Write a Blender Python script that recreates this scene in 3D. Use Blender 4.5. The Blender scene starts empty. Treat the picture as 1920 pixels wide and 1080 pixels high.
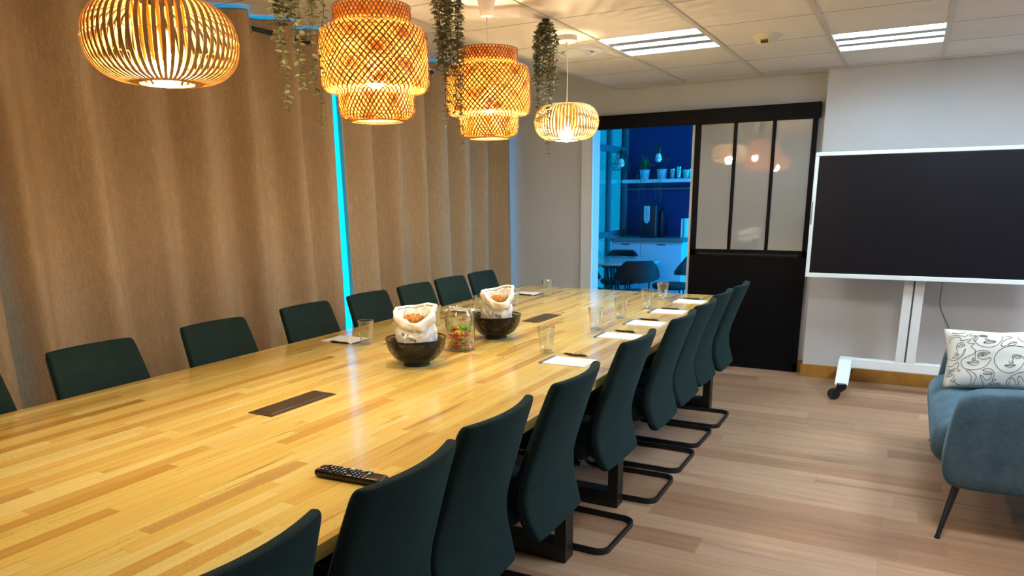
import bpy, bmesh, math, random
from mathutils import Vector, Matrix, noise
random.seed(7)
PI = math.pi
SC = bpy.context.scene
COL = SC.collection

# ------------------------------------------------------------------ materials
def srgb(r, g, b):
    f = lambda c: (c / 255 / 12.92) if c / 255 <= 0.04045 else ((c / 255 + 0.055) / 1.055) ** 2.4
    return (f(r), f(g), f(b), 1.0)

class NT:
    def __init__(s, name):
        s.m = bpy.data.materials.new(name); s.m.use_nodes = True
        s.t = s.m.node_tree; s.n = s.t.nodes; s.l = s.t.links; s.n.clear()
        s.out = s.n.new('ShaderNodeOutputMaterial')
    def put(s, node, key, v):
        if v is None: return
        if hasattr(v, 'links'): s.l.new(v, node.inputs[key])
        else: node.inputs[key].default_value = v
    def math(s, op, a, b=None, c=None):
        n = s.n.new('ShaderNodeMath'); n.operation = op
        s.put(n, 0, a); s.put(n, 1, b); s.put(n, 2, c)
        return n.outputs[0]
    def coord(s, kind='Object'):
        return s.n.new('ShaderNodeTexCoord').outputs[kind]
    def sep(s, v):
        n = s.n.new('ShaderNodeSeparateXYZ'); s.l.new(v, n.inputs[0]); return n.outputs
    def comb(s, x, y, z):
        n = s.n.new('ShaderNodeCombineXYZ'); s.put(n, 0, x); s.put(n, 1, y); s.put(n, 2, z); return n.outputs[0]
    def vscale(s, v, sc):
        n = s.n.new('ShaderNodeMapping'); s.l.new(v, n.inputs[0]); n.inputs['Scale'].default_value = sc; return n.outputs[0]
    def noise(s, v, scale=5, detail=3, rough=0.5):
        n = s.n.new('ShaderNodeTexNoise'); s.l.new(v, n.inputs['Vector'])
        n.inputs['Scale'].default_value = scale; n.inputs['Detail'].default_value = detail; n.inputs['Roughness'].default_value = rough
        return n.outputs['Fac']
    def white(s, v):
        n = s.n.new('ShaderNodeTexWhiteNoise'); n.noise_dimensions = '3D'; s.l.new(v, n.inputs['Vector']); return n.outputs['Value']
    def ramp(s, f, stops):
        n = s.n.new('ShaderNodeValToRGB'); s.l.new(f, n.inputs[0])
        e = n.color_ramp.elements
        while len(e) < len(stops): e.new(0.5)
        for el, (p, c) in zip(e, stops): el.position = p; el.color = c
        return n.outputs[0]
    def mix(s, f, a, b, mode='MIX'):
        n = s.n.new('ShaderNodeMix'); n.data_type = 'RGBA'; n.blend_type = mode
        s.put(n, 0, f); s.put(n, 6, a); s.put(n, 7, b)
        return n.outputs[2]
    def bump(s, h, strength=0.3, dist=0.002):
        n = s.n.new('ShaderNodeBump'); s.l.new(h, n.inputs['Height'])
        n.inputs['Strength'].default_value = strength; n.inputs['Distance'].default_value = dist
        return n.outputs[0]
    def bsdf(s, base, rough=0.5, metal=0.0, normal=None, spec=0.5, coat=0.0, coat_rough=0.05, sheen=0.0, sheen_tint=None, sheen_rough=0.4, coat_ior=1.5):
        p = s.n.new('ShaderNodeBsdfPrincipled')
        s.put(p, 'Base Color', base); s.put(p, 'Roughness', rough); s.put(p, 'Metallic', metal)
        s.put(p, 'Specular IOR Level', spec); s.put(p, 'Coat Weight', coat); s.put(p, 'Coat Roughness', coat_rough); s.put(p, 'Coat IOR', coat_ior)
        s.put(p, 'Sheen Weight', sheen); s.put(p, 'Sheen Roughness', sheen_rough)
        if sheen_tint: s.put(p, 'Sheen Tint', sheen_tint)
        if normal is not None: s.l.new(normal, p.inputs['Normal'])
        s.p = p
        s.l.new(p.outputs[0], s.out.inputs[0]); return p

def plain(name, c, rough=0.5, metal=0.0, var=0.06, vs=6.0, bump=0.0, bs=80.0, bd=0.001, **k):
    t = NT(name); o = t.coord()
    f = t.noise(o, vs, 3)
    hi = tuple(min(1, x * (1 + var)) for x in c[:3]) + (1,); lo = tuple(x * (1 - var) for x in c[:3]) + (1,)
    base = t.ramp(f, [(0.3, lo), (0.7, hi)])
    nrm = t.bump(t.noise(o, bs, 2), bump, bd) if bump else None
    t.bsdf(base, rough, metal, nrm, **k)
    return t.m

def emit(name, c, s):
    t = NT(name); e = t.n.new('ShaderNodeEmission'); e.inputs[0].default_value = c; e.inputs[1].default_value = s
    t.l.new(e.outputs[0], t.out.inputs[0]); return t.m

def thin_glass(name, tint, rough=0.0, lo=0.05, hi=0.75, power=0.35):
    t = NT(name)
    tr = t.n.new('ShaderNodeBsdfTransparent'); tr.inputs[0].default_value = tint
    g = t.n.new('ShaderNodeBsdfGlossy'); g.inputs['Roughness'].default_value = rough; g.inputs[0].default_value = (1, 1, 1, 1)
    lw = t.n.new('ShaderNodeLayerWeight'); lw.inputs[0].default_value = power
    f = t.math('MULTIPLY_ADD', lw.outputs['Facing'], hi - lo, lo)
    m = t.n.new('ShaderNodeMixShader'); t.l.new(f, m.inputs[0]); t.l.new(tr.outputs[0], m.inputs[1]); t.l.new(g.outputs[0], m.inputs[2])
    t.l.new(m.outputs[0], t.out.inputs[0]); return t.m

def boards(name, across, along, w, L, stops, streak, streak_amt, grain_amt, rough, joint, off=0.0, coat=0.0, gscale=1.0, fleck=0.0):
    """wood boards of width w running along one axis, each with its own tone and grain"""
    t = NT(name); s = t.sep(t.coord())
    a = t.math('ADD', s[across], off); l = s[along]
    ra = t.math('DIVIDE', a, w); row = t.math('FLOOR', ra); fa = t.math('FRACT', ra)
    r1 = t.white(t.comb(row, 3.1, 0.0)); r2 = t.white(t.comb(row, 9.7, 1.0))
    ln = t.math('MULTIPLY_ADD', r2, 0.7 * L, 0.65 * L)
    sl = t.math('ADD', t.math('DIVIDE', l, ln), t.math('MULTIPLY', r1, 17.0))
    col = t.math('FLOOR', sl); fl = t.math('FRACT', sl)
    v = t.white(t.comb(row, col, 2.0)); v2 = t.white(t.comb(row, col, 5.0))
    base = t.ramp(v, stops)
    gv = t.comb(t.math('MULTIPLY', a, 55 * gscale), t.math('MULTIPLY', l, 3.0 * gscale), t.math('MULTIPLY', v2, 40.0))
    g = t.noise(gv, 1.0, 5, 0.6)
    gd = t.ramp(g, [(0.25, (1 - grain_amt,) * 3 + (1,)), (0.75, (1 + 0.0,) * 3 + (1,))])
    base = t.mix(1.0, base, gd, 'MULTIPLY')
    sv = t.comb(t.math('MULTIPLY', a, 26 * gscale), t.math('MULTIPLY', l, 1.6 * gscale), t.math('MULTIPLY', v, 60.0))
    sn = t.noise(sv, 1.0, 3, 0.55)
    sf = t.ramp(sn, [(0.60, (0, 0, 0, 1)), (0.72, (streak_amt,) * 3 + (1,))])
    base = t.mix(sf, base, streak)
    if fleck:
        fn = t.noise(t.comb(t.math('MULTIPLY', a, 500.0), t.math('MULTIPLY', l, 110.0), v), 1.0, 1)
        gate = t.noise(t.comb(t.math('MULTIPLY', a, 5.0), t.math('MULTIPLY', l, 2.0), 4.0), 1.0, 1)
        ff = t.math('MULTIPLY', t.math('GREATER_THAN', fn, 0.66), t.math('MULTIPLY', t.math('GREATER_THAN', gate, 0.55), fleck))
        base = t.mix(ff, base, streak)
    j1 = t.math('LESS_THAN', fa, joint / w)
    j2 = t.math('LESS_THAN', t.math('MULTIPLY', fl, ln), joint)
    j = t.math('MULTIPLY', t.math('MAXIMUM', j1, j2), 0.55)
    base = t.mix(j, base, streak)
    t.bsdf(base, rough, 0, t.bump(g, 0.06, 0.001), coat=coat, coat_rough=0.12)
    return t.m

def fabric(name, c, c2, scale=900, bump=0.4, rough=0.9, sheen=0.25, tint=None):
    t = NT(name); o = t.coord(); s = t.sep(o)
    w1 = t.math('SINE', t.math('MULTIPLY', t.math('ADD', s[1], s[0]), scale))
    w2 = t.math('SINE', t.math('MULTIPLY', s[2], scale))
    w = t.math('MULTIPLY', w1, w2)
    n = t.noise(o, 14, 4)
    base = t.ramp(n, [(0.3, c), (0.75, c2)])
    t.bsdf(base, rough, 0, t.bump(w, bump, 0.0008), spec=0.2, sheen=sheen, sheen_tint=tint)
    return t.m

def curtain_mat():
    t = NT('taupe_curtain_cloth'); o = t.coord()
    n1 = t.noise(t.vscale(o, (90, 90, 14)), 1, 4, 0.65)
    n2 = t.noise(t.vscale(o, (240, 240, 80)), 1, 3, 0.6)
    n3 = t.noise(t.vscale(o, (3, 3, 0.6)), 1, 2)
    f = t.math('ADD', t.math('MULTIPLY', n1, 0.30), t.math('ADD', t.math('MULTIPLY', n2, 0.45), t.math('MULTIPLY', n3, 0.25)))
    base = t.ramp(f, [(0.30, srgb(154, 130, 102)), (0.5, srgb(174, 150, 120)), (0.66, srgb(194, 172, 140))])
    t.bsdf(base, 0.85, 0, t.bump(n2, 0.35, 0.0015), spec=0.2, sheen=0.25, sheen_tint=srgb(220, 190, 150))
    return t.m

def tile_mat(x0, y0, step):
    t = NT('white_ceiling_tile'); o = t.coord(); s = t.sep(o)
    fy = t.math('FRACT', t.math('DIVIDE', t.math('SUBTRACT', s[1], y0 - 50 * step), step))
    j = t.math('LESS_THAN', t.math('ABSOLUTE', t.math('SUBTRACT', fy, 0.5)), 0.4925)   # 1 inside the tile
    n = t.noise(o, 2.2, 3)
    base = t.ramp(n, [(0.3, srgb(222, 214, 208)), (0.7, srgb(232, 225, 219))])
    base = t.mix(j, srgb(120, 110, 102), base)
    t.bsdf(base, 0.7, 0, t.bump(t.noise(o, 300, 2), 0.1, 0.0006), spec=0.3)
    return t.m

def velvet(name, c, c2):
    t = NT(name); o = t.coord()
    n = t.noise(t.vscale(o, (1, 1, 1)), 9, 5, 0.7); m = t.noise(o, 120, 3, 0.6)
    base = t.ramp(t.math('ADD', t.math('MULTIPLY', n, 0.65), t.math('MULTIPLY', m, 0.35)), [(0.35, c), (0.65, c2)])
    t.bsdf(base, 0.8, 0, t.bump(m, 0.25, 0.001), spec=0.25, sheen=0.5, sheen_tint=srgb(150, 190, 215), sheen_rough=0.35)
    return t.m

def bamboo(name, c, c2, trans=0.45):
    t = NT(name); o = t.coord()
    n = t.noise(o, 30, 3)
    base = t.ramp(n, [(0.3, c), (0.7, c2)])
    d = t.n.new('ShaderNodeBsdfPrincipled'); t.l.new(base, d.inputs['Base Color']); d.inputs['Roughness'].default_value = 0.55
    tr = t.n.new('ShaderNodeBsdfTranslucent'); t.l.new(base, tr.inputs[0])
    m = t.n.new('ShaderNodeMixShader'); m.inputs[0].default_value = trans
    t.l.new(d.outputs[0], m.inputs[1]); t.l.new(tr.outputs[0], m.inputs[2]); t.l.new(m.outputs[0], t.out.inputs[0])
    return t.m

def leaf_mat(name, c, c2):
    t = NT(name); n = t.noise(t.coord(), 40, 2)
    base = t.ramp(n, [(0.3, c), (0.7, c2)])
    t.bsdf(base, 0.6, spec=0.3); return t.m

M = {}
M['wood'] = boards('varnished_butcher_block', 0, 1, 0.043, 0.55,
    [(0.0, srgb(208, 160, 74)), (0.12, srgb(228, 186, 96)), (0.35, srgb(238, 202, 108)), (0.65, srgb(242, 212, 118)), (0.9, srgb(246, 222, 142)), (1.0, srgb(196, 142, 62))],
    srgb(136, 82, 30), 0.6, 0.20, 0.20, 0.0009, off=0.011, coat=0.6, fleck=0.5)
M['floor'] = boards('oak_laminate_floor', 1, 0, 0.145, 1.25,
    [(0.0, srgb(170, 128, 98)), (0.4, srgb(192, 152, 120)), (0.75, srgb(206, 168, 136)), (1.0, srgb(180, 138, 106))],
    srgb(128, 92, 68), 0.55, 0.32, 0.42, 0.0016, gscale=0.45)
M['kfloor'] = plain('kitchen_floor_vinyl', srgb(120, 110, 100), 0.5)
M['wall'] = plain('white_wall_paint', srgb(204, 204, 207), 0.75, var=0.02, vs=1.5, bump=0.08, bs=220)
M['trimwhite'] = plain('white_gloss_paint', srgb(225, 228, 230), 0.4, var=0.02)
M['tbar'] = plain('ceiling_grid_paint', srgb(206, 198, 190), 0.5, var=0.02)
M['base'] = plain('oak_skirting', srgb(172, 122, 52), 0.4, var=0.12, vs=12)
M['curtain'] = curtain_mat()
M['teal'] = fabric('teal_chair_fabric', srgb(20, 38, 39), srgb(25, 46, 47), sheen=.10, tint=srgb(60, 150, 170))
M['seam'] = plain('dark_thread', srgb(10, 22, 26), 0.9)
M['black'] = plain('black_powder_coat', srgb(18, 18, 20), 0.42, bump=0.05, bs=400)
M['doorblack'] = plain('black_door_lacquer', srgb(6, 6, 12), 0.5, var=0.02, spec=0.15)
M['pane'] = plain('milky_glass', srgb(166, 167, 165), 0.4, var=0.01, coat=1.0, coat_rough=0.01, coat_ior=2.3)
M['bezel'] = plain('white_display_plastic', srgb(232, 240, 242), 0.35, var=0.01)
M['screen'] = plain('glossy_black_screen', srgb(14, 13, 22), 0.35, var=0.02, spec=0.35)
M['rubber'] = plain('black_rubber', srgb(26, 27, 30), 0.6)
M['grey'] = plain('grey_plastic', srgb(120, 124, 128), 0.5)
M['velvet'] = velvet('blue_velvet', srgb(56, 78, 92), srgb(80, 104, 118))
M['pillow'] = plain('white_cotton', srgb(226, 226, 218), 0.9, var=0.03, bump=0.3, bs=500)
M['ink'] = plain('black_print', srgb(30, 34, 36), 0.9)
M['paper'] = plain('white_paper', srgb(232, 238, 240), 0.7, var=0.01)
M['navy'] = plain('blue_grey_band', srgb(70, 92, 120), 0.6)
M['pen'] = plain('black_pen_plastic', srgb(16, 16, 18), 0.3)
M['chrome'] = plain('chrome', srgb(200, 200, 205), 0.15, 1.0)
M['flap'] = plain('bronze_anodised_plate', srgb(92, 76, 60), 0.38, 0.6, var=0.05)
M['glass'] = thin_glass('clear_glass', (0.95, 0.97, 0.96, 1), 0.0, 0.04, 0.8, 0.35)
M['glassbase'] = thin_glass('thick_glass', (0.85, 0.9, 0.9, 1), 0.02, 0.2, 0.8, 0.4)
M['smoke'] = thin_glass('solar_control_glass', (0.42, 0.47, 0.46, 1), 0.0, 0.05, 0.6, 0.3)
M['window'] = thin_glass('added_window_glass', (0.88, 0.94, 0.96, 1), 0.0, 0.05, 0.6, 0.3)
M['tinted'] = thin_glass('tinted_partition_glass', (0.23, 0.27, 0.25, 1), 0.0, 0.06, 0.6, 0.3)
M['wire'] = plain('dark_wire', srgb(20, 19, 19), 0.3, 0.6)
M['bag'] = plain('white_bag_paper', srgb(240, 239, 240), 0.75, var=0.04, vs=30, bump=0.5, bs=30, bd=0.004)
M['bread'] = plain('golden_crust', srgb(176, 116, 40), 0.45, var=0.45, vs=60, bump=0.5, bs=70, bd=0.003)
M['bamboo'] = bamboo('light_bamboo', srgb(229, 156, 62), srgb(242, 186, 90), 0.38)
M['bamboo2'] = bamboo('light_split_bamboo', srgb(220, 184, 116), srgb(236, 206, 140), 0.10)
M['rib'] = bamboo('amber_bamboo', srgb(184, 130, 62), srgb(204, 152, 80), 0.03)
M['weave'] = bamboo('dark_split_bamboo', srgb(116, 68, 22), srgb(146, 90, 34), 0.06)
M['cord'] = plain('white_cable', srgb(226, 220, 214), 0.5)
M['socket'] = plain('socket_plastic', srgb(226, 214, 196), 0.5)
M['bulb'] = emit('lit_warm_bulb', (1.0, 0.79, 0.48, 1), 330.0)
M['tube'] = emit('lit_ceiling_tube', (0.62, 0.86, 1.0, 1), 13.0)
M['louvre'] = plain('louvre_metal', srgb(176, 174, 170), 0.35, 0.3)
M['cream'] = plain('cream_plastic', srgb(214, 206, 186), 0.5)
M['dark'] = plain('dark_slot', srgb(70, 64, 56), 0.6)
M['leaf'] = leaf_mat('eucalyptus_leaf', srgb(104, 110, 78), srgb(150, 152, 118))
M['stem'] = plain('brown_stem', srgb(86, 74, 44), 0.7)
M['kwall'] = plain('navy_wall_paint', srgb(22, 34, 92), 0.7, var=0.03)
M['kwhite_blue_cast'] = plain('kitchen_white_blue_light', srgb(186, 214, 234), 0.35, var=0.01)  # white units, with the blue daylight cast tinted into their colour
M['kgrey'] = plain('kitchen_worktop', srgb(110, 116, 116), 0.4)
M['kframe'] = plain('grey_window_frame', srgb(96, 108, 118), 0.45)
M['kmarble'] = plain('grey_stone_top', srgb(166, 168, 166), 0.15, var=0.12, vs=8)
M['kvelvet'] = plain('charcoal_velvet', srgb(12, 12, 18), 0.8, var=0.1, sheen=0.05)
M['kfern'] = leaf_mat('fern_green', srgb(44, 110, 44), srgb(76, 150, 70))
M['kbulb'] = plain('frosted_bulb', srgb(235, 238, 240), 0.25)
M['silver'] = plain('silver_plate', srgb(205, 214, 222), 0.3, 0.4)
M['machine'] = plain('black_machine_shell', srgb(20, 22, 40), 0.4)
CANDY = [plain('red_wrapper', srgb(206, 40, 30), 0.25), plain('orange_wrapper', srgb(232, 110, 50), 0.25),
         plain('green_wrapper', srgb(120, 190, 50), 0.25), plain('yellow_wrapper', srgb(236, 206, 90), 0.25),
         plain('crimson_wrapper', srgb(160, 22, 40), 0.25)]

# ------------------------------------------------------------------ mesh builder
class MB:
    def __init__(s): s.v = []; s.f = []; s.mi = []; s.cur = 0
    def add(s, vs, fs):
        b = len(s.v); s.v += [tuple(x) for x in vs]
        s.f += [tuple(i + b for i in f) for f in fs]; s.mi += [s.cur] * len(fs); return s
    def box(s, c, d, rot=None):
        vs = [Vector(((i & 1) - .5, ((i >> 1) & 1) - .5, (i >> 2) - .5)) for i in range(8)]
        vs = [Vector((v.x * d[0], v.y * d[1], v.z * d[2])) for v in vs]
        if rot is not None: vs = [rot @ v for v in vs]
        vs = [v + Vector(c) for v in vs]
        return s.add(vs, [(0, 2, 3, 1), (4, 5, 7, 6), (0, 1, 5, 4), (2, 6, 7, 3), (0, 4, 6, 2), (1, 3, 7, 5)])
    def bb(s, x0, x1, y0, y1, z0, z1):
        return s.box(((x0 + x1) / 2, (y0 + y1) / 2, (z0 + z1) / 2), (x1 - x0, y1 - y0, z1 - z0))
    def rbox(s, c, d, r=0.01, seg=3, rot=None):
        bm = bmesh.new(); bmesh.ops.create_cube(bm, size=1.0)
        for v in bm.verts: v.co = Vector((v.co.x * d[0], v.co.y * d[1], v.co.z * d[2]))
        bmesh.ops.bevel(bm, geom=bm.edges[:], offset=min(r, min(d) * .49), segments=seg, profile=.5, affect='EDGES')
        if rot is not None:
            for v in bm.verts: v.co = rot @ v.co
        for v in bm.verts: v.co += Vector(c)
        bm.verts.index_update()
        s.add([v.co.copy() for v in bm.verts], [[v.index for v in f.verts] for f in bm.faces]); bm.free(); return s
    def loft(s, rings, cap=True, closed=True, loop=False):
        n = len(rings[0]); vs = [p for r in rings for p in r]; fs = []
        R = len(rings)
        for i in range(R if loop else R - 1):
            for j in range(n if closed else n - 1):
                a, b = i * n + j, i * n + (j + 1) % n
                c, d = ((i + 1) % R) * n + (j + 1) % n, ((i + 1) % R) * n + j
                fs.append((a, b, c, d))
        if cap and not loop:
            fs.append(tuple(reversed(range(n)))); fs.append(tuple((R - 1) * n + j for j in range(n)))
        return s.add(vs, fs)
    def lathe(s, prof, n=32, c=(0, 0, 0), cap=True):
        return s.loft([[(c[0] + r * math.cos(2 * PI * j / n), c[1] + r * math.sin(2 * PI * j / n), c[2] + z) for j in range(n)] for r, z in prof], cap)
    def tube(s, path, r, n=8, closed=False, rz=None, cap=True):
        P = [Vector(p) for p in path]; N = len(P); rings = []
        up = None
        for i in range(N):
            if closed: t = P[(i + 1) % N] - P[i - 1]
            else: t = P[min(i + 1, N - 1)] - P[max(i - 1, 0)]
            t.normalize()
            if up is None:
                up = Vector((0, 0, 1)) if abs(t.z) < 0.9 else Vector((1, 0, 0))
            up = (up - t * up.dot(t))
            if up.length < 1e-5: up = t.orthogonal()
            up.normalize(); sd = t.cross(up)
            rr = r[i] if isinstance(r, (list, tuple)) else r
            ru = rz if rz else rr
            rings.append([P[i] + sd * rr * math.cos(2 * PI * j / n) + up * ru * math.sin(2 * PI * j / n) for j in range(n)])
        return s.loft(rings, cap, True, closed)
    def bar(s, path, w, h, closed=False):
        """flat bar with rectangular section (w across, h along up)"""
        P = [Vector(p) for p in path]; N = len(P); rings = []; up = None
        for i in range(N):
            t = (P[(i + 1) % N] - P[i - 1]) if closed else (P[min(i + 1, N - 1)] - P[max(i - 1, 0)])
            t.normalize()
            if up is None: up = Vector((0, 0, 1)) if abs(t.z) < 0.9 else Vector((1, 0, 0))
            up = up - t * up.dot(t); up.normalize(); sd = t.cross(up)
            k = 0.25
            pts = [(-1, -1 + k), (-1, 1 - k), (-1 + k, 1), (1 - k, 1), (1, 1 - k), (1, -1 + k), (1 - k, -1), (-1 + k, -1)]
            rings.append([P[i] + sd * a * w / 2 + up * b * h / 2 for a, b in pts])
        return s.loft(rings, True, True, closed)
    def sphere(s, c, r, n=16, m=10, sc=(1, 1, 1)):
        rings = []
        for i in range(m + 1):
            th = PI * i / m; rr = max(math.sin(th), 0.02)
            rings.append([(c[0] + r * sc[0] * rr * math.cos(2 * PI * j / n), c[1] + r * sc[1] * rr * math.sin(2 * PI * j / n), c[2] - r * sc[2] * math.cos(th)) for j in range(n)])
        return s.loft(rings)
    def prism(s, poly, axis, a, b):
        """polygon extruded along an axis: poly in the two other axes in xyz order"""
        def mk(p, w):
            q = list(p); q.insert(axis, w); return tuple(q)
        n = len(poly)
        vs = [mk(p, a) for p in poly] + [mk(p, b) for p in poly]
        fs = [tuple(range(n)), tuple(reversed(range(n, 2 * n)))] + [(i, i + n, (i + 1) % n + n, (i + 1) % n) for i in range(n)]
        return s.add(vs, fs)
    def xf(s, m, start=0):
        s.v[start:] = [tuple(m @ Vector(v)) for v in s.v[start:]]; return s

def obj(name, mb, mat, parent=None, smooth=False, loc=None, bevel=0.0, sub=0, auto=40):
    me = bpy.data.meshes.new(name); me.from_pydata(mb.v, [], mb.f)
    mats = mat if isinstance(mat, (list, tuple)) else [mat]
    for m in mats: me.materials.append(m)
    if len(mats) > 1: me.polygons.foreach_set('material_index', mb.mi)
    bm = bmesh.new(); bm.from_mesh(me); bmesh.ops.recalc_face_normals(bm, faces=bm.faces); bm.to_mesh(me); bm.free()
    if smooth:
        me.polygons.foreach_set('use_smooth', [True] * len(me.polygons))
        if smooth != 'all': me.set_sharp_from_angle(angle=math.radians(auto))
    o = bpy.data.objects.new(name, me); COL.objects.link(o)
    if parent: o.parent = parent
    if loc: o.location = loc
    if bevel:
        b = o.modifiers.new('bevel', 'BEVEL'); b.width = bevel; b.segments = 2; b.limit_method = 'ANGLE'
    if sub:
        m = o.modifiers.new('sub', 'SUBSURF'); m.levels = sub; m.render_levels = sub
    return o

def tag(o, label, cat, group=None):
    o['label'] = label; o['category'] = cat
    if group: o['group'] = group
    return o
def thing(name, label, cat, loc=(0, 0, 0), rz=0.0, group=None):
    o = bpy.data.objects.new(name, None); COL.objects.link(o); o.location = loc; o.rotation_euler = (0, 0, rz)
    o.empty_display_size = 0.1
    return tag(o, label, cat, group)
def struct(name, mb, mat, parent=None, **k):
    o = obj(name, mb, mat, parent, **k)
    if parent is None: o['kind'] = 'structure'
    return o
def dup(root, loc, rz=None, label=None, group=None):
    r = root.copy(); COL.objects.link(r); r.location = loc
    if rz is not None: r.rotation_euler = (0, 0, rz)
    if label: r['label'] = label
    if group: r['group'] = group
    for ch in list(root.children):
        c = ch.copy(); COL.objects.link(c); c.parent = r
        for g in list(ch.children):
            d = g.copy(); COL.objects.link(d); d.parent = c
    return r

def catmull(pts, k=6, closed=False):
    P = [Vector(p) for p in pts]; n = len(P); out = []
    for i in range(n if closed else n - 1):
        if closed: a, b, c, d = P[i - 1], P[i], P[(i + 1) % n], P[(i + 2) % n]
        else: a, b, c, d = P[max(i - 1, 0)], P[i], P[i + 1], P[min(i + 2, n - 1)]
        for j in range(k):
            t = j / k
            out.append(0.5 * ((2 * b) + (c - a) * t + (2 * a - 5 * b + 4 * c - d) * t * t + (3 * b - a - 3 * c + d) * t ** 3))
    if not closed: out.append(P[-1])
    return out

def interp(tab, x):
    if x <= tab[0][0]: return tab[0][1]
    for (a, va), (b, vb) in zip(tab, tab[1:]):
        if x <= b: return va + (vb - va) * (x - a) / (b - a)
    return tab[-1][1]

# ------------------------------------------------------------------ room shell
ZC, ZR = 2.32, 2.483          # tiled ceiling, higher strip along the windows
XS = -2.325                   # where the tiled ceiling steps up
YW, YP = 6.27, 6.14           # wall with the sliding door, wall projection behind the display
XL = -3.60; XR = 2.0; YN = -2.4
KY = 9.0; KX = -3.19; KXR = -0.9; KZ = 2.45

struct('floor', MB().bb(XL - .2, XR + .1, YN - .1, YW + .16, -0.1, 0), M['floor'])
TX = [XS + .5985 * i for i in range(0, 8)]
TX[-1] = XR
TY = [3.666 + .594 * i for i in range(-10, 5)]
TYs = [YN] + [y for y in TY if y > YN + .05] + [YW]
LIGHTS = [(1, 4.26), (3, 4.854)]     # column index, row start of the two lit fixtures
mb = MB()
for i in range(len(TX) - 1):
    for a, b in zip(TYs, TYs[1:]):
        if any(i == ci and abs(a - ry) < .02 for ci, ry in LIGHTS): continue
        mb.bb(TX[i], TX[i + 1], a, b, ZC, ZC + .02)
mb.bb(XS - .02, XS, YN, YW, ZC, ZR + .02)
mb.bb(XL - .15, XS - .02, YN, YW, ZR, ZR + .04)
struct('ceiling', mb, tile_mat(XS, 3.666, .594))
slab = MB().bb(XL - .2, XR + .2, YN - .2, YW + .16, ZR + .05, ZR + .2)
struct('ceiling_slab', slab, M['wall'])
k = 1
for x in TX[1:-1]:
    struct('trim_%d' % k, MB().bb(x - .014, x + .014, YN, YP - .002, ZC - .006, ZC - .0005), M['tbar']); k += 1
struct('trim_%d' % k, MB().bb(XS, XS + .02, YN, YW, ZC - .005, ZC - .0005), M['tbar']); k += 1
struct('trim_%d' % k, MB().bb(-.64, XR, YP - .022, YP - .002, ZC - .006, ZC - .0005), M['tbar']); k += 1
struct('trim_%d' % k, MB().bb(XS, -.64, YW - .022, YW - .002, ZC - .006, ZC - .0005), M['tbar']); k += 1

# wall with the doorway into the kitchen
OX0, OX1, OZ = -2.548, -1.672, 2.02
mb = MB()
mb.bb(XL - .2, OX0, YW, YW + .14, 0, ZR + .05).bb(OX1, -.6, YW, YW + .14, 0, ZR + .05).bb(OX0, OX1, YW, YW + .14, OZ, ZR + .05)
struct('wall_far', mb, M['wall'])
struct('wall_far_projection', MB().bb(-.652, XR, YP, YW + .1, 0, ZC + .01), M['wall'])
struct('wall_right', MB().bb(XR, XR + .1, YN - .1, YW + .1, 0, ZR + .05), M['wall'])
struct('wall_near', MB().bb(XL - .2, XR + .1, YN - .1, YN, 0, ZR + .05), M['wall'])
struct('baseboard_far', MB().bb(-.664, XR, YP - .012, YP - .001, 0, .1), M['base'], bevel=.002)
struct('baseboard_corner', MB().bb(-.74, -.653, YW - .014, YW - .001, 0, .1).bb(-.664, -.653, YP - .012, YW - .014, 0, .1), M['base'])
struct('trim_%d' % k, MB().bb(-2.655, OX0, YW - .035, YW - .001, 0, 2.02).bb(OX0 - .012, OX0 - .001, YW - .035, YW + .14, 0, 2.02), M['trimwhite'], bevel=.003); k += 1
struct('trim_%d' % k, MB().bb(OX1 + .001, OX1 + .02, YW - .01, YW + .14, 0, 2.0), M['trimwhite']); k += 1

# window wall behind the curtains
mb = MB()
mb.bb(XL - .14, XL, YN, YW, 0, .25).bb(XL - .14, XL, YN, .3, .25, ZR + .05).bb(XL - .14, XL, 6.12, YW, .25, ZR + .05)
mb.bb(XL - .14, XL, .3, 6.12, 2.46, ZR + .05)
struct('wall_left', mb, M['wall'])
w = MB(); gy = [.3, 1.5, 2.7, 3.9, 5.1, 6.12]
for y in gy: w.bb(XL - .1, XL - .04, y - .03, y + .03, .25, 2.46)
w.bb(XL - .1, XL - .04, .3, 6.12, .25, .31).bb(XL - .1, XL - .04, .3, 6.12, 2.42, 2.46)
win = struct('window_1', w, M['trimwhite'])
for a, b in zip(gy, gy[1:]):
    struct('pane', MB().bb(XL - .074, XL - .068, a + .03, b - .03, .31, 2.42), M['smoke'], win)

# sliding door and its track cover
YD = 6.226
dr = bpy.data.objects.new('door_1', None); COL.objects.link(dr); dr.location = (0, 0, 0); dr['kind'] = 'structure'
dx0, dx1 = -1.640, -.706
f = MB()
f.bb(dx0, dx0 + .046, YD, YD + .035, .004, 2.0).bb(dx1 - .036, dx1, YD, YD + .035, .004, 2.0)
f.bb(dx0, dx1, YD, YD + .035, .004, .07).bb(dx0, dx1, YD, YD + .035, .94, .992)
f.bb(dx0, dx1, YD, YD + .035, 1.99, 2.04)
obj('frame', f, M['doorblack'], dr, bevel=.002)
obj('lower_panel', MB().bb(dx0 + .046, dx1 - .036, YD + .008, YD + .03, .07, .94), M['doorblack'], dr)
obj('ledge', MB().prism([(YD - .012, .95), (YD, .965), (YD, .935)], 0, dx0 + .07, dx1 - .06), M['black'], dr)
px = [dx0 + .046, -1.317, -1.02, dx1 - .036]
for i in range(3):
    obj('pane', MB().bb(px[i] + .001, px[i + 1] - .001, YD + .012, YD + .022, .993, 1.99), M['pane'], dr)
for x in px[1:3]:
    obj('glazing_bar', MB().bb(x - .013, x + .013, YD - .001, YD + .034, .993, 1.99), M['doorblack'], dr, bevel=.002)
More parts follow.
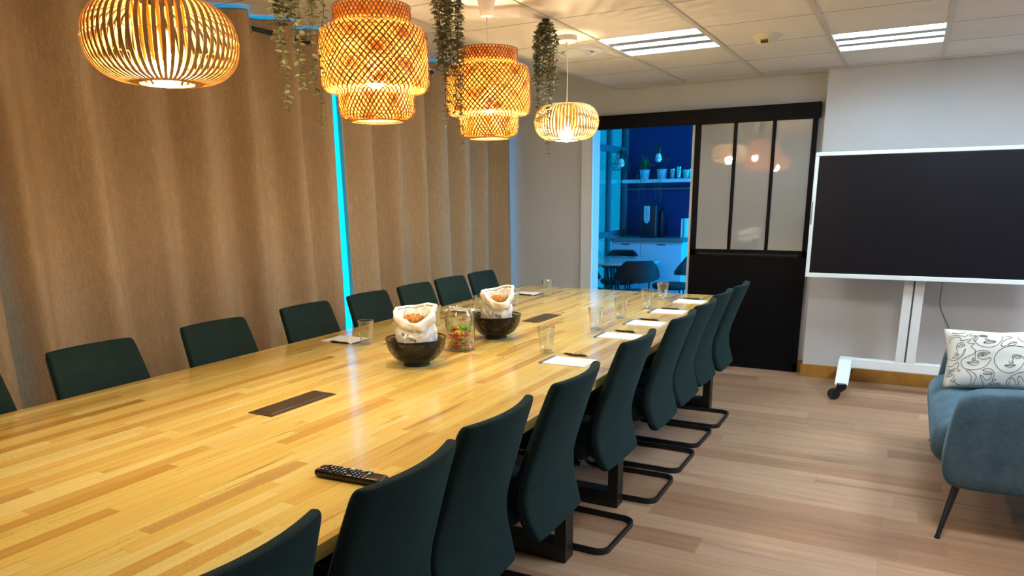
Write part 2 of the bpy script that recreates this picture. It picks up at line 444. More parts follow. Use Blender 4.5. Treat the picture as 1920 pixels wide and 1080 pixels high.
struct('trim_%d' % k, MB().bb(-2.50, -.690, YD - .028, YW - .002, 1.994, 2.106), M['doorblack'], bevel=.002); k += 1

# ------------------------------------------------------------------ curtains
def curtain(y0, y1, seed, label, ztop=2.468, flare=0.0):
    rnd = random.Random(seed)
    root = thing('curtain', label, 'curtain', (-3.42, 0, 0), 0, 'taupe eyelet curtains')
    n = int((y1 - y0) / .012); lv = [0.012, .3, .7, 1.1, 1.5, 1.85, 2.15, 2.3, 2.38, ztop]
    ph = [rnd.uniform(0, 6) for _ in range(6)]
    def off(y, z):
        h = (z / ztop)
        a = .066 * math.sin(2 * PI * y / .325 + ph[0] + .35 * math.sin(y * 2.1 + ph[1]))
        b = .020 * math.sin(2 * PI * y / .19 + ph[2] + .5 * math.sin(3 * y + ph[3]) + .35 * (1 - h))
        c = .018 * math.sin(2 * PI * y / .8 + ph[4])
        s = math.sin(2 * PI * y / .325 + ph[0])
        return (a * (0.75 + .35 * h) + b * (1 - .75 * h) + c * (1 - .5 * h))
    rows = []
    for z in lv:
        rows.append([(off(y0 + (y1 - y0) * j / n, z) + .004 * rnd.random(), y0 + (y1 - y0) * j / n + flare * (1 - z / ztop) * (j / n if flare > 0 else (1 - j / n)), z) for j in range(n + 1)])
    mb = MB().loft(rows, cap=False, closed=False)
    o = obj('cloth', mb, M['curtain'], root, smooth='all')
    sd = o.modifiers.new('solid', 'SOLIDIFY'); sd.thickness = .004
    o.modifiers.new('sub', 'SUBSURF').render_levels = 1
    # eyelets sit where the cloth crosses the rod
    yy = y0 + .08; e = []
    prev = off(y0, 2.39)
    for j in range(1, n + 1):
        y = y0 + (y1 - y0) * j / n; cur = off(y, 2.39)
        if prev * cur <= 0 and y0 + .03 < y < y1 - .03: e.append(y)
        prev = cur
    for y in e:
        d = (off(y + .01, 2.39) - off(y - .01, 2.39)) / .02
        ang = math.atan2(1, d)
        m = MB()
        m.tube([(.024 * math.cos(t) * math.cos(ang), .024 * math.cos(t) * math.sin(ang), .024 * math.sin(t)) for t in [2 * PI * q / 20 for q in range(20)]], .0045, 6, True)
        obj('eyelet', m, M['chrome'], root, smooth=True, loc=(0, y, 2.39))
    return root
curtain(-2.3, 1.70, 3, 'taupe curtain at the far left edge of the picture, nearest the camera').location.x = -3.445
curtain(1.66, 3.815, 5, 'wide taupe curtain hanging behind the nearest left chairs')
curtain(3.855, 6.2, 11, 'taupe curtain right of the bright cyan gap, beside the far wall', flare=-.0)
rod = thing('curtain_rod', 'black curtain rod under the ceiling threaded through the curtain eyelets', 'curtain rod', (-3.42, 0, 2.39))
obj('rod', MB().tube([(0, -2.36, 0), (0, 6.24, 0)], .013, 12), M['black'], rod, smooth=True)
for y in (.3, 3.0, 5.9):
    obj('bracket', MB().bb(-.178, -.014, y - .008, y + .008, -.008, .008).bb(-.178, -.17, y - .02, y + .02, -.03, .03), M['black'], rod)

# ------------------------------------------------------------------ conference tables
TXL, TXR, TZ = -2.664, -1.0146, .75
def conf_table(y0, y1, label):
    root = thing('conference_table', label, 'table', (-1.84, (y0 + y1) / 2, 0), 0, 'conference tables')
    cx, cy = -1.84, (y0 + y1) / 2
    for a, b in ((TXL, -2.008), (-2.006, -1.6615), (-1.6595, TXR)):
        obj('tabletop_board', MB().bb(a - cx, b - cx, y0 - cy + .0012, y1 - cy - .0012, TZ - .035, TZ), M['wood'], root, bevel=.0007)
    for yy in (y0 + .296, y1 - .30):
        for sx in (-1, 1):
            xo = sx * (.73)
            obj('leg', MB().bb(xo - .025, xo + .025, yy - .0375 - cy, yy + .0375 - cy, .078, TZ - .085), M['black'], root, bevel=.002)
        obj('floor_bar', MB().bb(-.755, .755, yy - .0375 - cy, yy + .0375 - cy, .004, .078), M['black'], root, bevel=.002)
        obj('top_bar', MB().bb(-.755, .755, yy - .0375 - cy, yy + .0375 - cy, TZ - .085, TZ - .0365), M['black'], root, bevel=.002)
        for xo in (-.7, .7):
            obj('foot_pad', MB().lathe([(.014, 0), (.014, .004)], 12, (xo, yy - cy, 0)), M['grey'], root)
    return root
YS = 2.766
conf_table(.08, YS, 'near conference table with wooden block top, remote control lying on it')
conf_table(YS, 5.165, 'far conference table with wooden block top, set with notepads and bread bowls')

def power_box(y0, y1, label):
    x0, x1 = -1.905, -1.795
    root = thing('power_socket_box', label, 'power box', ((x0 + x1) / 2, (y0 + y1) / 2, TZ), 0, 'flush power boxes')
    hx, hy = (x1 - x0) / 2, (y1 - y0) / 2
    obj('surround', MB().bb(-hx, hx, -hy, hy, .0002, .003), M['flap'], root, bevel=.0012)
    obj('lid', MB().bb(-hx + .018, hx - .022, -hy + .022, hy - .03, .003, .0042), M['flap'], root, bevel=.0006)
    m = MB()
    for a in (-hx + .0165, hx - .0205): m.bb(a - .0006, a + .0006, -hy + .02, hy - .028, .003, .0036)
    for b in (-hy + .0205, hy - .0285): m.bb(-hx + .016, hx - .02, b - .0006, b + .0006, .003, .0036)
    obj('lid_gap', m, M['chrome'], root)
power_box(1.63, 1.945, 'brown metal power box flush in the near table top')
power_box(3.635, 3.935, 'brown metal power box flush in the table top beyond the bread bowls')

# ------------------------------------------------------------------ conference chairs
BACK_X = [(.371, -.036), (.43, -.014), (.48, .002), (.53, .009), (.58, .003), (.62, -.007), (.70, -.032), (.78, -.056), (.85, -.078), (.906, -.096)]
BACK_W = [(.371, .182), (.42, .198), (.47, .206), (.54, .203), (.62, .199), (.70, .194), (.80, .187), (.906, .178)]
BACK_B = [(.371, .006), (.45, .010), (.536, .014), (.70, .024), (.906, .042)]
def back_ring(z, dw=0.0, t=.042, dz=0.0):
    xc, w, bend = interp(BACK_X, z), interp(BACK_W, z) - dw, interp(BACK_B, z)
    def X(y): return xc - bend * (1 - (y / .2) ** 2)
    h = t / 2; pts = []
    ys = [-1 + 2 * i / 10 for i in range(11)]
    ye = w - h * .8
    for q in ys: pts.append((X(q * ye) + h, q * ye, z + dz))
    for a in (60, 0, -60): pts.append((X(w) + h * math.sin(math.radians(a)), ye + h * .8 * math.cos(math.radians(a)), z + dz))
    for q in reversed(ys): pts.append((X(q * ye) - h, q * ye, z + dz))
    for a in (-60, 0, 60): pts.append((X(w) + h * math.sin(math.radians(a)), -ye - h * .8 * math.cos(math.radians(a)), z + dz))
    return pts
def make_chair(label):
    root = thing('conference_chair', label, 'chair')
    zs = [.379, .40, .43, .47, .51, .55, .59, .63, .67, .71, .75, .79, .83, .865, .885]
    rings = [back_ring(.371, .014, .016)] + [back_ring(.374, .006, .034)]
    rings += [back_ring(z, 0, interp([(.37, .044), (.6, .044), (.906, .036)], z)) for z in zs]
    rings += [back_ring(.899, .002, .033), back_ring(.905, .007, .024), back_ring(.9065, .014, .010)]
    mb = MB().loft(rings, cap=False)
    n = len(rings[0])
    for base, rev in ((0, 0), ((len(rings) - 1) * n, 1)):
        # close the ends by bridging front to back
        idx = lambda i: base + i
        for i in range(10):
            mb.f.append((idx(i), idx(i + 1), idx(23 - i), idx(24 - i))); mb.mi.append(0)
        mb.f.append((idx(10), idx(11), idx(12), idx(13))); mb.mi.append(0) if False else None
        mb.f[-1] = (idx(10), idx(11), idx(12), idx(13), idx(14)); mb.mi.append(0)
        mb.f.append((idx(0), idx(24), idx(25), idx(26), idx(27))); mb.mi.append(0)
    mb.mi = [0] * len(mb.f)
    obj('backrest', mb, M['teal'], root, smooth='all', sub=1)
    # stitched seam running round the rear edge of the backrest
    p = []
    for z in [.40 + .02 * i for i in range(25)]:
        r = back_ring(z, 0, .040); a = r[26]; p.append((a[0] - .004, a[1] - .0005, a[2]))
    top = back_ring(.9025, .010, .026)
    tp = [(top[i][0], top[i][1], .9035) for i in range(24, 13, -1)]
    p2 = []
    for z in [.40 + .02 * i for i in range(25)]:
        r = back_ring(z, 0, .040); a = r[12]; p2.append((a[0] - .004, a[1] + .0005, a[2]))
    mbs = MB().tube(p + tp + p2[::-1], .0013, 5)
    obj('piping', mbs, M['seam'], root)
    s = MB().rbox((.255, 0, .445), (.45, .384, .085), .032, 4)
    for i, v in enumerate(s.v):
        x, y, z = v
        s.v[i] = (x, y, z - .012 * ((y / .22) ** 2) * (1 if z > .44 else 0) - .02 * max(0, (x - .4) / .08) * (1 if z > .44 else 0))
    obj('seat', s, M['teal'], root, smooth=True, auto=60)
    # cantilever frame of black flat bar
    hw, r = .178, .05
    pts = []
    def arc(cx, cy, a0, a1, z, n=6): return [(cx + r * math.cos(math.radians(a0 + (a1 - a0) * i / n)), cy + r * math.sin(math.radians(a0 + (a1 - a0) * i / n)), z) for i in range(n + 1)]
    z = .0135; xr, xf = -.05, .455
    fl = [(xf - .05, hw, z)] + [(xr + r + .02, hw, z)] + arc(xr + r, hw - r, 90, 180, z) + arc(xr + r, -hw + r, 180, 270, z) + [(xr + r + .02, -hw, z), (xf - .05, -hw, z)]
    obj('sled_base', MB().bar(fl, .014, .026), M['black'], root, smooth=True)
    for sy in (-1, 1):
        q = [(xf - .05, sy * hw, z)] + [(xf - .05 + .05 * math.sin(math.radians(t)), sy * hw, z + .05 - .05 * math.cos(math.radians(t))) for t in (15, 35, 55, 75, 90)]
        q += [(xf, sy * hw, .33)] + [(xf - .05 + .05 * math.cos(math.radians(t)), sy * hw, .34 + .05 * math.sin(math.radians(t))) for t in (0, 20, 45, 70, 90)] + [(.06, sy * hw, .39)]
        m = MB(); P = [Vector(a) for a in q]; rings = []
        for i in range(len(P)):
            t = (P[min(i + 1, len(P) - 1)] - P[max(i - 1, 0)]).normalized(); nrm = Vector((0, 1, 0)); b = t.cross(nrm)
            rings.append([P[i] + nrm * a * .013 + b * c * .007 for a, c in ((-1, -.6), (-.7, -1), (.7, -1), (1, -.6), (1, .6), (.7, 1), (-.7, 1), (-1, .6))])
        m.loft(rings)
        obj('leg', m, M['black'], root, smooth=True)
    for a_ in (.08, .36): obj('seat_rail', MB().bb(a_, a_ + .02, -hw, hw, .383, .397), M['black'], root)
    return root
RY = [.725, 1.160, 1.585, 2.06, 2.735, 3.32, 3.76, 4.20, 4.62]
RL = ['teal chair at the bottom edge, nearest the camera, only its top in view', 'teal chair whose back covers the end of the remote control',
      'teal chair on the right side, third from the camera', 'tall teal chair in front of the nearest visible black table leg',
      'teal chair just behind the second black table leg, in front of the nearest notepad', 'teal chair hiding the second notepad from the camera side',
      'teal chair on the right side, third from the far end', 'teal chair on the right side, next to last before the black door',
      'teal chair at the far right table corner, against the black sliding door']
GR, GL = 'teal chairs along the right side of the tables', 'teal chairs along the curtain side of the tables'
chair = make_chair(RL[0]); chair.location = (-1.0, RY[0], 0); chair.rotation_euler = (0, 0, PI); chair['group'] = GR
jr = [0, .012, -.006, .01, -.012, .006, .0, -.01, .008]
for i in range(1, 9):
    dup(chair, (-1.0 + jr[i], RY[i], 0), PI + jr[i] * 1.5, RL[i], GR)
LY = [1.13, 1.655, 2.235, 2.82, 3.33, 3.79, 4.22, 4.632]
LL = ['dark chair cut by the left edge of the picture, by the curtains', 'dark chair by the curtains, first one wholly in view on the left',
      'dark chair by the curtains, second one wholly in view, left of the cyan gap', 'dark chair by the curtains just left of the bright gap, behind a notepad',
      'dark chair by the curtains just right of the bright gap', 'dark chair by the curtains behind the nearer bread bag',
      'dark chair by the curtains behind the glass left of the farther bread bag', 'dark chair on the curtain side at the far end, below the wall edge']
jl = [.0, .0, .0, .0, .0, .006, -.004, .006]
for i in range(8):
    dup(chair, (-2.672 + jl[i], LY[i], 0), jl[i] * 2, LL[i], GL)

# ------------------------------------------------------------------ table settings
def make_pad(label):
    r = thing('notepad', label, 'notepad')
    obj('pages', MB().bb(-.105, .105, -.074, .074, .0002, .004), M['paper'], r)
    obj('binding_band', MB().bb(-.106, -.088, -.0745, .0745, .0002, .0044), M['navy'], r)
    return r
def make_pen(label):
    r = thing('pen', label, 'pen')
    obj('barrel', MB().tube([(-.05, 0, .0052), (-.045, 0, .0052), (.05, 0, .0052)], [.004, .005, .0048], 10), M['pen'], r, smooth=True)
    obj('tip', MB().tube([(.05, 0, .0052), (.058, 0, .005), (.066, 0, .0045)], [.0042, .0025, .0008], 10), M['pen'], r, smooth=True)
    obj('clip', MB().bb(-.05, -.015, -.0015, .0015, .0102, .0115), M['pen'], r)
    obj('push_button', MB().tube([(-.06, 0, .0052), (-.05, 0, .0052)], .0025, 8), M['pen'], r)
    return r
def make_glass(label):
    r = thing('drinking_glass', label, 'glass')
    h = .118
    outer = [(.027, .0005), (.0292, .003), (.0300, .012), (.0335, .05), (.0405, h)]
    inner = [(.0385, h), (.0318, .05), (.0285, .013), (.024, .011)]
    obj('bowl', MB().lathe(outer + inner, 32, cap=True), M['glass'], r, smooth=True, auto=70)
    obj('rim', MB().tube([(.0396 * math.cos(t), .0396 * math.sin(t), h) for t in [2 * PI * q / 32 for q in range(32)]], .0012, 6, True), M['glassbase'], r, smooth=True)
    obj('base', MB().lathe([(.0262, .0015), (.0278, .004), (.0280, .0095), (.0240, .0105)], 24), M['glassbase'], r, smooth=True)
    return r
PADS_R = [(-1.243, 2.795), (-1.25, 3.435), (-1.245, 3.845), (-1.25, 4.30), (-1.25, 4.778)]
ORD = ['nearest the camera', 'second from the camera', 'in the middle of the row of five', 'second from the far end', 'at the far end of the table']
pad = make_pad('notepad on the right table edge, ' + ORD[0]); pad['group'] = 'notepads'
pen = make_pen('black pen above the right-hand notepad ' + ORD[0]); pen['group'] = 'pens'
gls = make_glass('empty tumbler by the right-hand notepad ' + ORD[0]); gls['group'] = 'tumblers'
PEN_R = [(-1.262, 2.921), (-1.258, 3.558), (-1.258, 3.962), (-1.262, 4.404), (-1.26, 4.90)]
GLS_R = [(-1.413, 2.931), (-1.421, 3.555), (-1.426, 3.949), (-1.407, 4.38), (-1.431, 4.787)]
for i in range(5):
    rz = [-.01, .02, .0, .02, .0][i]
    if i == 0:
        pad.location = (*PADS_R[0], TZ); pen.location = (*PEN_R[0], TZ); gls.location = (*GLS_R[0], TZ); pen.rotation_euler = (0, 0, PI - .10)
    else:
        dup(pad, (*PADS_R[i], TZ), rz, 'notepad on the right table edge, ' + ORD[i])
        dup(pen, (*PEN_R[i], TZ), PI - .08 - .04 * (i % 2), 'black pen above the right-hand notepad ' + ORD[i])
        dup(gls, (*GLS_R[i], TZ), i * .7, 'empty tumbler by the right-hand notepad ' + ORD[i])
PADS_L = [(-2.46, 2.775), (-2.45, 3.345), (-2.44, 3.85), (-2.44, 4.29), (-2.43, 4.72)]
LO = ['before the chair left of the bright gap', 'half hidden behind the nearer bread bag', 'left of the farther bread bag', 'hidden behind the farther bread bag', 'at the far left corner of the table']
GLS_L = [(-2.297, 2.73), (-2.285, 3.30), (-2.237, 3.72), (-2.244, 4.17), (-2.235, 4.654)]
for i in range(5):
    dup(pad, (*PADS_L[i], TZ), PI + [.04, .02, -.06, .03, .0][i], 'white notepad on the curtain side, ' + LO[i])
    dup(gls, (*GLS_L[i], TZ), i * 1.1, 'empty tumbler on the curtain side, ' + LO[i])
    dup(pen, (PADS_L[i][0] + .02, PADS_L[i][1] - .083, TZ), .03, 'black pen of the curtain-side notepad ' + LO[i])

# remote control
rc = thing('remote_control', 'black television remote control with coloured keys on the near table', 'remote control', (-1.192, 1.322, TZ), math.radians(4))
b = MB().rbox((0, 0, .012), (.205, .046, .020), .008, 3)
obj('body', b, M['pen'], rc, smooth=True)
bt = MB().rbox((0, 0, 0), (.0075, .0075, .003), .001, 1)
bw = plain('white_key_print', srgb(214, 218, 226), .5); bdk = plain('dark_key', srgb(40, 42, 54), .5)
keyc = {'red': plain('red_key', srgb(214, 70, 80), .4), 'green': plain('green_key', srgb(40, 150, 110), .4), 'yellow': plain('yellow_key', srgb(220, 220, 120), .4), 'blue': plain('blue_key', srgb(40, 110, 190), .4)}
proto = {}
for i in range(13):
    for j in range(4):
        x, y = -.088 + .0118 * i, -.0155 + .0103 * j
        m = bdk
        if i == 0 and j != 0: continue
        if i == 0: m = keyc['red']
        if i == 12: m = [keyc['red'], keyc['green'], keyc['yellow'], keyc['blue']][j]
        if i == 7 and j in (1, 3): m = bw
        if (i + j) % 5 == 3 and i not in (0, 12): continue
        if m.name not in proto:
            o = obj('button', bt, m, rc); proto[m.name] = o
        else:
            o = proto[m.name].copy(); COL.objects.link(o); o.parent = rc
        o.location = (x, y, .0235)
        if m is bdk:
            if 'p' not in proto: pr = obj('key_print', MB().bb(-.002, .002, -.0012, .0012, 0, .0003), bw, o); proto['p'] = pr
            else: pr = proto['p'].copy(); COL.objects.link(pr); pr.parent = o
            pr.location = (0, 0, .0016)

# ------------------------------------------------------------------ woven helpers
def woven(mb, prof, n, turns, width, rin=0.0, th=.0007, sgn=1, seed=0, samples=40, wav=0.0):
    """n flat strips spiralling over a surface of revolution given by (r, z) points"""
    L = [0]
    for (r0, z0), (r1, z1) in zip(prof, prof[1:]): L.append(L[-1] + math.hypot(r1 - r0, z1 - z0))
    tot = L[-1]; R = [(l, p[0]) for l, p in zip(L, prof)]; Z = [(l, p[1]) for l, p in zip(L, prof)]
    rnd = random.Random(seed)
    for k in range(n):
        a0 = 2 * PI * k / n + rnd.uniform(-.1, .1) / n * 2 * PI * .4
        ws = width * rnd.uniform(.8, 1.15)
        A, B = [], []
        for i in range(samples + 1):
            s = tot * i / samples; r = interp(R, s) - rin; z = interp(Z, s)
            rr = r + wav * math.sin(i * PI * .9 + k)
            a = a0 + sgn * turns * 2 * PI * i / samples
            # strip direction and its width direction in the surface
            e = tot * .5 / samples
            s2 = min(tot, s + e); s1 = max(0, s - e)
            dr, dz = (interp(R, s2) - interp(R, s1)), (interp(Z, s2) - interp(Z, s1)); dl = max(1e-6, math.hypot(dr, dz))
            tr, tz = dr / dl, dz / dl
            m = Vector((tr * math.cos(a), tr * math.sin(a), tz)); c = Vector((-math.sin(a), math.cos(a), 0))
            d = m * (s2 - s1) + c * (sgn * turns * 2 * PI * r * (s2 - s1) / tot); d.normalize()
            nn = m.cross(c); wv = d.cross(nn).normalized()
            p = Vector((rr * math.cos(a), rr * math.sin(a), z))
            A.append(p - wv * ws / 2); B.append(p + wv * ws / 2)
        vs = A + B; N = samples + 1
        mb.add(vs, [(i, i + 1, N + i + 1, N + i) for i in range(samples)])
    return mb
def ring(mb, r, z, w=.004, n=48): return mb.tube([(r * math.cos(2 * PI * j / n), r * math.sin(2 * PI * j / n), z) for j in range(n)], w, 6, True)

# ------------------------------------------------------------------ bread bowls
def bowl(x, y, label):
    r = thing('wire_mesh_bowl', label, 'bowl', (x, y, TZ), 0, 'black wire mesh bowls')
    prof = [(.046, .014), (.072, .020), (.096, .036), (.114, .060), (.125, .088), (.128, .116)]
    mb = MB(); woven(mb, prof, 84, .16, .0027, sgn=1, samples=14); woven(mb, prof, 84, .16, .0027, sgn=-1, samples=14)
    obj('outer_mesh', mb, M['wire'], r)
    prof = [(.040, .022), (.066, .032), (.088, .052), (.102, .078), (.108, .108)]
    mb = MB(); woven(mb, prof, 72, .16, .0027, sgn=1, samples=12); woven(mb, prof, 72, .16, .0027, sgn=-1, samples=12)
    obj('inner_mesh', mb, M['wire'], r)
    for q, zz in ((.128, .117), (.108, .109)): obj('rim', ring(MB(), q, zz, .0026), M['wire'], r, smooth=True)
    obj('foot', MB().lathe([(.052, 0.0003), (.056, .002), (.053, .015), (.03, .018), (.0, .018)], 32, cap=True), M['black'], r, smooth=True)
    return r
B1, B2 = (-1.814, 2.478), (-1.802, 3.148)
bowl(*B1, 'black wire bowl nearer the camera, left of the sweet jar')
bowl(*B2, 'black wire bowl farther from the camera, right of the sweet jar')

def bag_surface(seed, lean):
    rnd = random.Random(seed); ph = [rnd.uniform(0, 6) for _ in range(8)]
    T = [(0, .044), (.03, .062), (.07, .078), (.11, .080), (.135, .066), (.150, .054), (.178, .062), (.19, .066)]
    def S(a, h, dr=0.0):
        r = interp(T, h) + dr
        k = h / .17
        r *= 1 + .07 * math.sin(2 * a + ph[0]) + .045 * math.sin(3 * a + ph[1] + 9 * h) + .03 * math.sin(5 * a + ph[2] + 22 * h) + .016 * math.sin(9 * a + ph[3] + 40 * h) + .012 * math.sin(13 * a - 70 * h + ph[5]) + .010 * math.sin(4 * a + 130 * h + ph[6])
        c, s = math.cos(a), math.sin(a)
        q3 = Vector((c * 2.1 + seed, s * 2.1, h * 26))
        r += .011 * (abs(noise.noise(q3)) - .25) + .006 * (abs(noise.noise(q3 * 2.3)) - .25)
        e = (abs(c) ** 4 + abs(s) ** 4) ** -.12
        return Vector((r * e * c + lean[0] * k, r * e * s + lean[1] * k, h + .012 * math.sin(2 * a + ph[4]) * k + .022 * k * k * math.cos(a - 1.9)))
    return S
def paper_bag(x, y, seed, lean, label, txt, ang):
    r = thing('paper_bag', label, 'paper bag', (x, y, TZ + .040), 0, 'white bread bags')
    S = bag_surface(seed, lean); n = 96
    hs = [0] + [.006 + .0085 * q for q in range(22)]
    rings = [[Vector((0, 0, .001)) + (S(2 * PI * j / n, 0) - Vector((0, 0, 0))) * .25 for j in range(n)]]
    rings = [[S(2 * PI * j / n, 0) * .3 for j in range(n)]] + [[S(2 * PI * j / n, h) for j in range(n)] for h in hs]
    o = obj('body', MB().loft(rings, cap=False), M['bag'], r, smooth='all')
    o.modifiers.new('solid', 'SOLIDIFY').thickness = .0012
    # turned-down cuff at the mouth
    C = []
    for h, d in ((.185, 0), (.195, .004), (.194, .013), (.180, .020), (.160, .022), (.142, .018)):
        C.append([S(2 * PI * j / n, h, d + .004 * math.sin(7 * 2 * PI * j / n + h * 60 + seed)) for j in range(n)])
    o = obj('cuff', MB().loft(C, cap=False), M['bag'], r, smooth='all'); o.modifiers.new('solid', 'SOLIDIFY').thickness = .0012
    fc = bpy.data.curves.new('print_text', 'FONT'); fc.body = txt; fc.size = .031; fc.shear = .2; fc.align_x = 'CENTER'
    to = bpy.data.objects.new('tmp', fc); COL.objects.link(to)
    dg = bpy.context.evaluated_depsgraph_get(); me = to.evaluated_get(dg).to_mesh()
    m = MB(); vs = []
    for v in me.vertices:
        a = ang + v.co.x / .088; h = .096 + v.co.y - v.co.x * .35
        p = S(a, h); d = Vector((math.cos(a), math.sin(a), 0)); vs.append(p + d * .0016)
    m.add(vs, [tuple(p.vertices) for p in me.polygons]); to.to_mesh_clear() if False else None
    bpy.data.objects.remove(to)
    obj('lettering', m, M['ink'], r)
    ln = MB()
    for q in range(4):
        pts = []
        for i in range(9):
            a = ang - .34 + .28 * i / 8 + .02 * q; h = .075 - .014 * q - .05 * (i / 8) * .28
            pts.append(S(a, h) + Vector((math.cos(a), math.sin(a), 0)) * .0018)
        ln.tube(pts, .0009, 4)
    obj('printed_lines', ln, M['ink'], r)
    return r, S
def bread(x, y, z, rz, label):
    r = thing('bread_roll', label, 'bread', (x, y, z), rz, 'bread in the bags')
    m = MB(); rings = []
    N = 15
    for i in range(N + 1):
        t = -1 + 2 * i / N; rr = .032 * math.sqrt(max(.02, 1 - abs(t) ** 2.4)) * (1 + .06 * math.cos(i * 2.2))
        cx = .046 * t; cy = .018 * t * t
        rings.append([(cx, cy + rr * math.cos(2 * PI * j / 18), rr * .9 * math.sin(2 * PI * j / 18)) for j in range(18)])
    m.loft(rings); obj('crust', m, M['bread'], r, smooth='all')
    sl = MB()
    for t in (-.5, -.1, .3, .62):
        sl.tube([(.055 * t + .004 * q, .018 * t * t + .03 * math.cos(math.radians(40 + 20 * q)), .0315 * math.sin(math.radians(40 + 20 * q)) + .001) for q in range(6)], .0016, 5)
    obj('score_mark', sl, M['socket'], r)
TOCAM1 = math.atan2(-B1[1], -B1[0]); TOCAM2 = math.atan2(-B2[1], -B2[0])
paper_bag(B1[0] + .005, B1[1], 4, (.0, -.004), 'white paper bread bag standing in the nearer wire bowl', 's frais', TOCAM1 - .45)
paper_bag(B2[0] + .006, B2[1], 9, (.012, -.004), 'white paper bread bag in the farther wire bowl, speckled side', 'frais', TOCAM2 - .1)
bread(B1[0] - .005, B1[1] - .006, TZ + .192, .5, 'golden bread poking out of the nearer paper bag')
bread(B2[0] + .016, B2[1] - .006, TZ + .192, .1, 'golden bread poking out of the farther paper bag')

# sweet jar
JX, JY = -1.815, 2.83
jar = thing('glass_jar', 'clear glass jar half filled with wrapped sweets between the bowls', 'jar', (JX, JY, TZ))
outer = [(.060, .0005), (.068, .004), (.070, .012), (.070, .10), (.069, .14), (.064, .168), (.054, .184), (.053, .192), (.058, .200)]
inner = [(.056, .200), (.051, .192), (.052, .184), (.062, .166), (.067, .14), (.068, .012), (.05, .008)]
obj('body', MB().lathe(outer + inner, 48), M['glass'], jar, smooth=True, auto=70)
obj('rim', ring(MB(), .057, .200, .0018), M['glassbase'], jar, smooth=True)
obj('base', MB().lathe([(.060, .002), (.066, .004), (.0665, .007), (.05, .0075)], 32), M['glassbase'], jar, smooth=True)
cm = []
for i, m in enumerate(CANDY):
    c = MB().sphere((0, 0, 0), .0082, 10, 7, (1.1, .8, .8))
    for sx in (-1, 1):
        c.loft([[(sx * .008, .002 * math.cos(q), .002 * math.sin(q)) for q in [2 * PI * w / 8 for w in range(8)]],
                [(sx * .0155, .0058 * math.cos(q) * (1 + .3 * (w % 2)), .0040 * math.sin(q)) for w, q in enumerate([2 * PI * w / 8 for w in range(8)])]])
    me_o = obj('wrapped_sweet', c, m, smooth=True); cm.append(me_o)
CN = ['red', 'orange', 'green', 'yellow', 'crimson']
rnd = random.Random(21); used = set(); layer = 0
zc = .016
while layer < 6:
    top = layer >= 4
    pts = []
    for rr, cnt in ((.0, 1), (.021, 6), (.040, 12), (.0535, 17)):
        for q in range(cnt):
            a = 2 * PI * q / cnt + layer * .37
            if layer == 5 and (rr < .03 or math.sin(a - .4) < -.2): continue
            pts.append((rr * math.cos(a), rr * math.sin(a)))
    for (x, y) in pts:
        ci = rnd.choice([0, 0, 1, 4, 4, 2] if layer < 2 else [0, 1, 1, 2, 2, 3])
        first = ci not in used; used.add(ci)
        o = cm[ci] if first else cm[ci].copy()
        if not first: COL.objects.link(o)
        o.location = (JX + x, JY + y, TZ + zc + rnd.uniform(-.001, .001)); o.rotation_euler = (rnd.uniform(0, 6), rnd.uniform(-.5, .5), rnd.uniform(0, 6))
        if (x * x + y * y) > .05 ** 2: o.rotation_euler = (rnd.uniform(0, 6), rnd.uniform(-.3, .3), math.atan2(y, x) + PI / 2)
        tag(o, CN[ci] + ' wrapped sweet among the pile in the glass jar', 'sweet', CN[ci] + ' sweets in the jar')
    zc += .0158; layer += 1
for i, o in enumerate(cm):
    if i not in used: bpy.data.objects.remove(o)

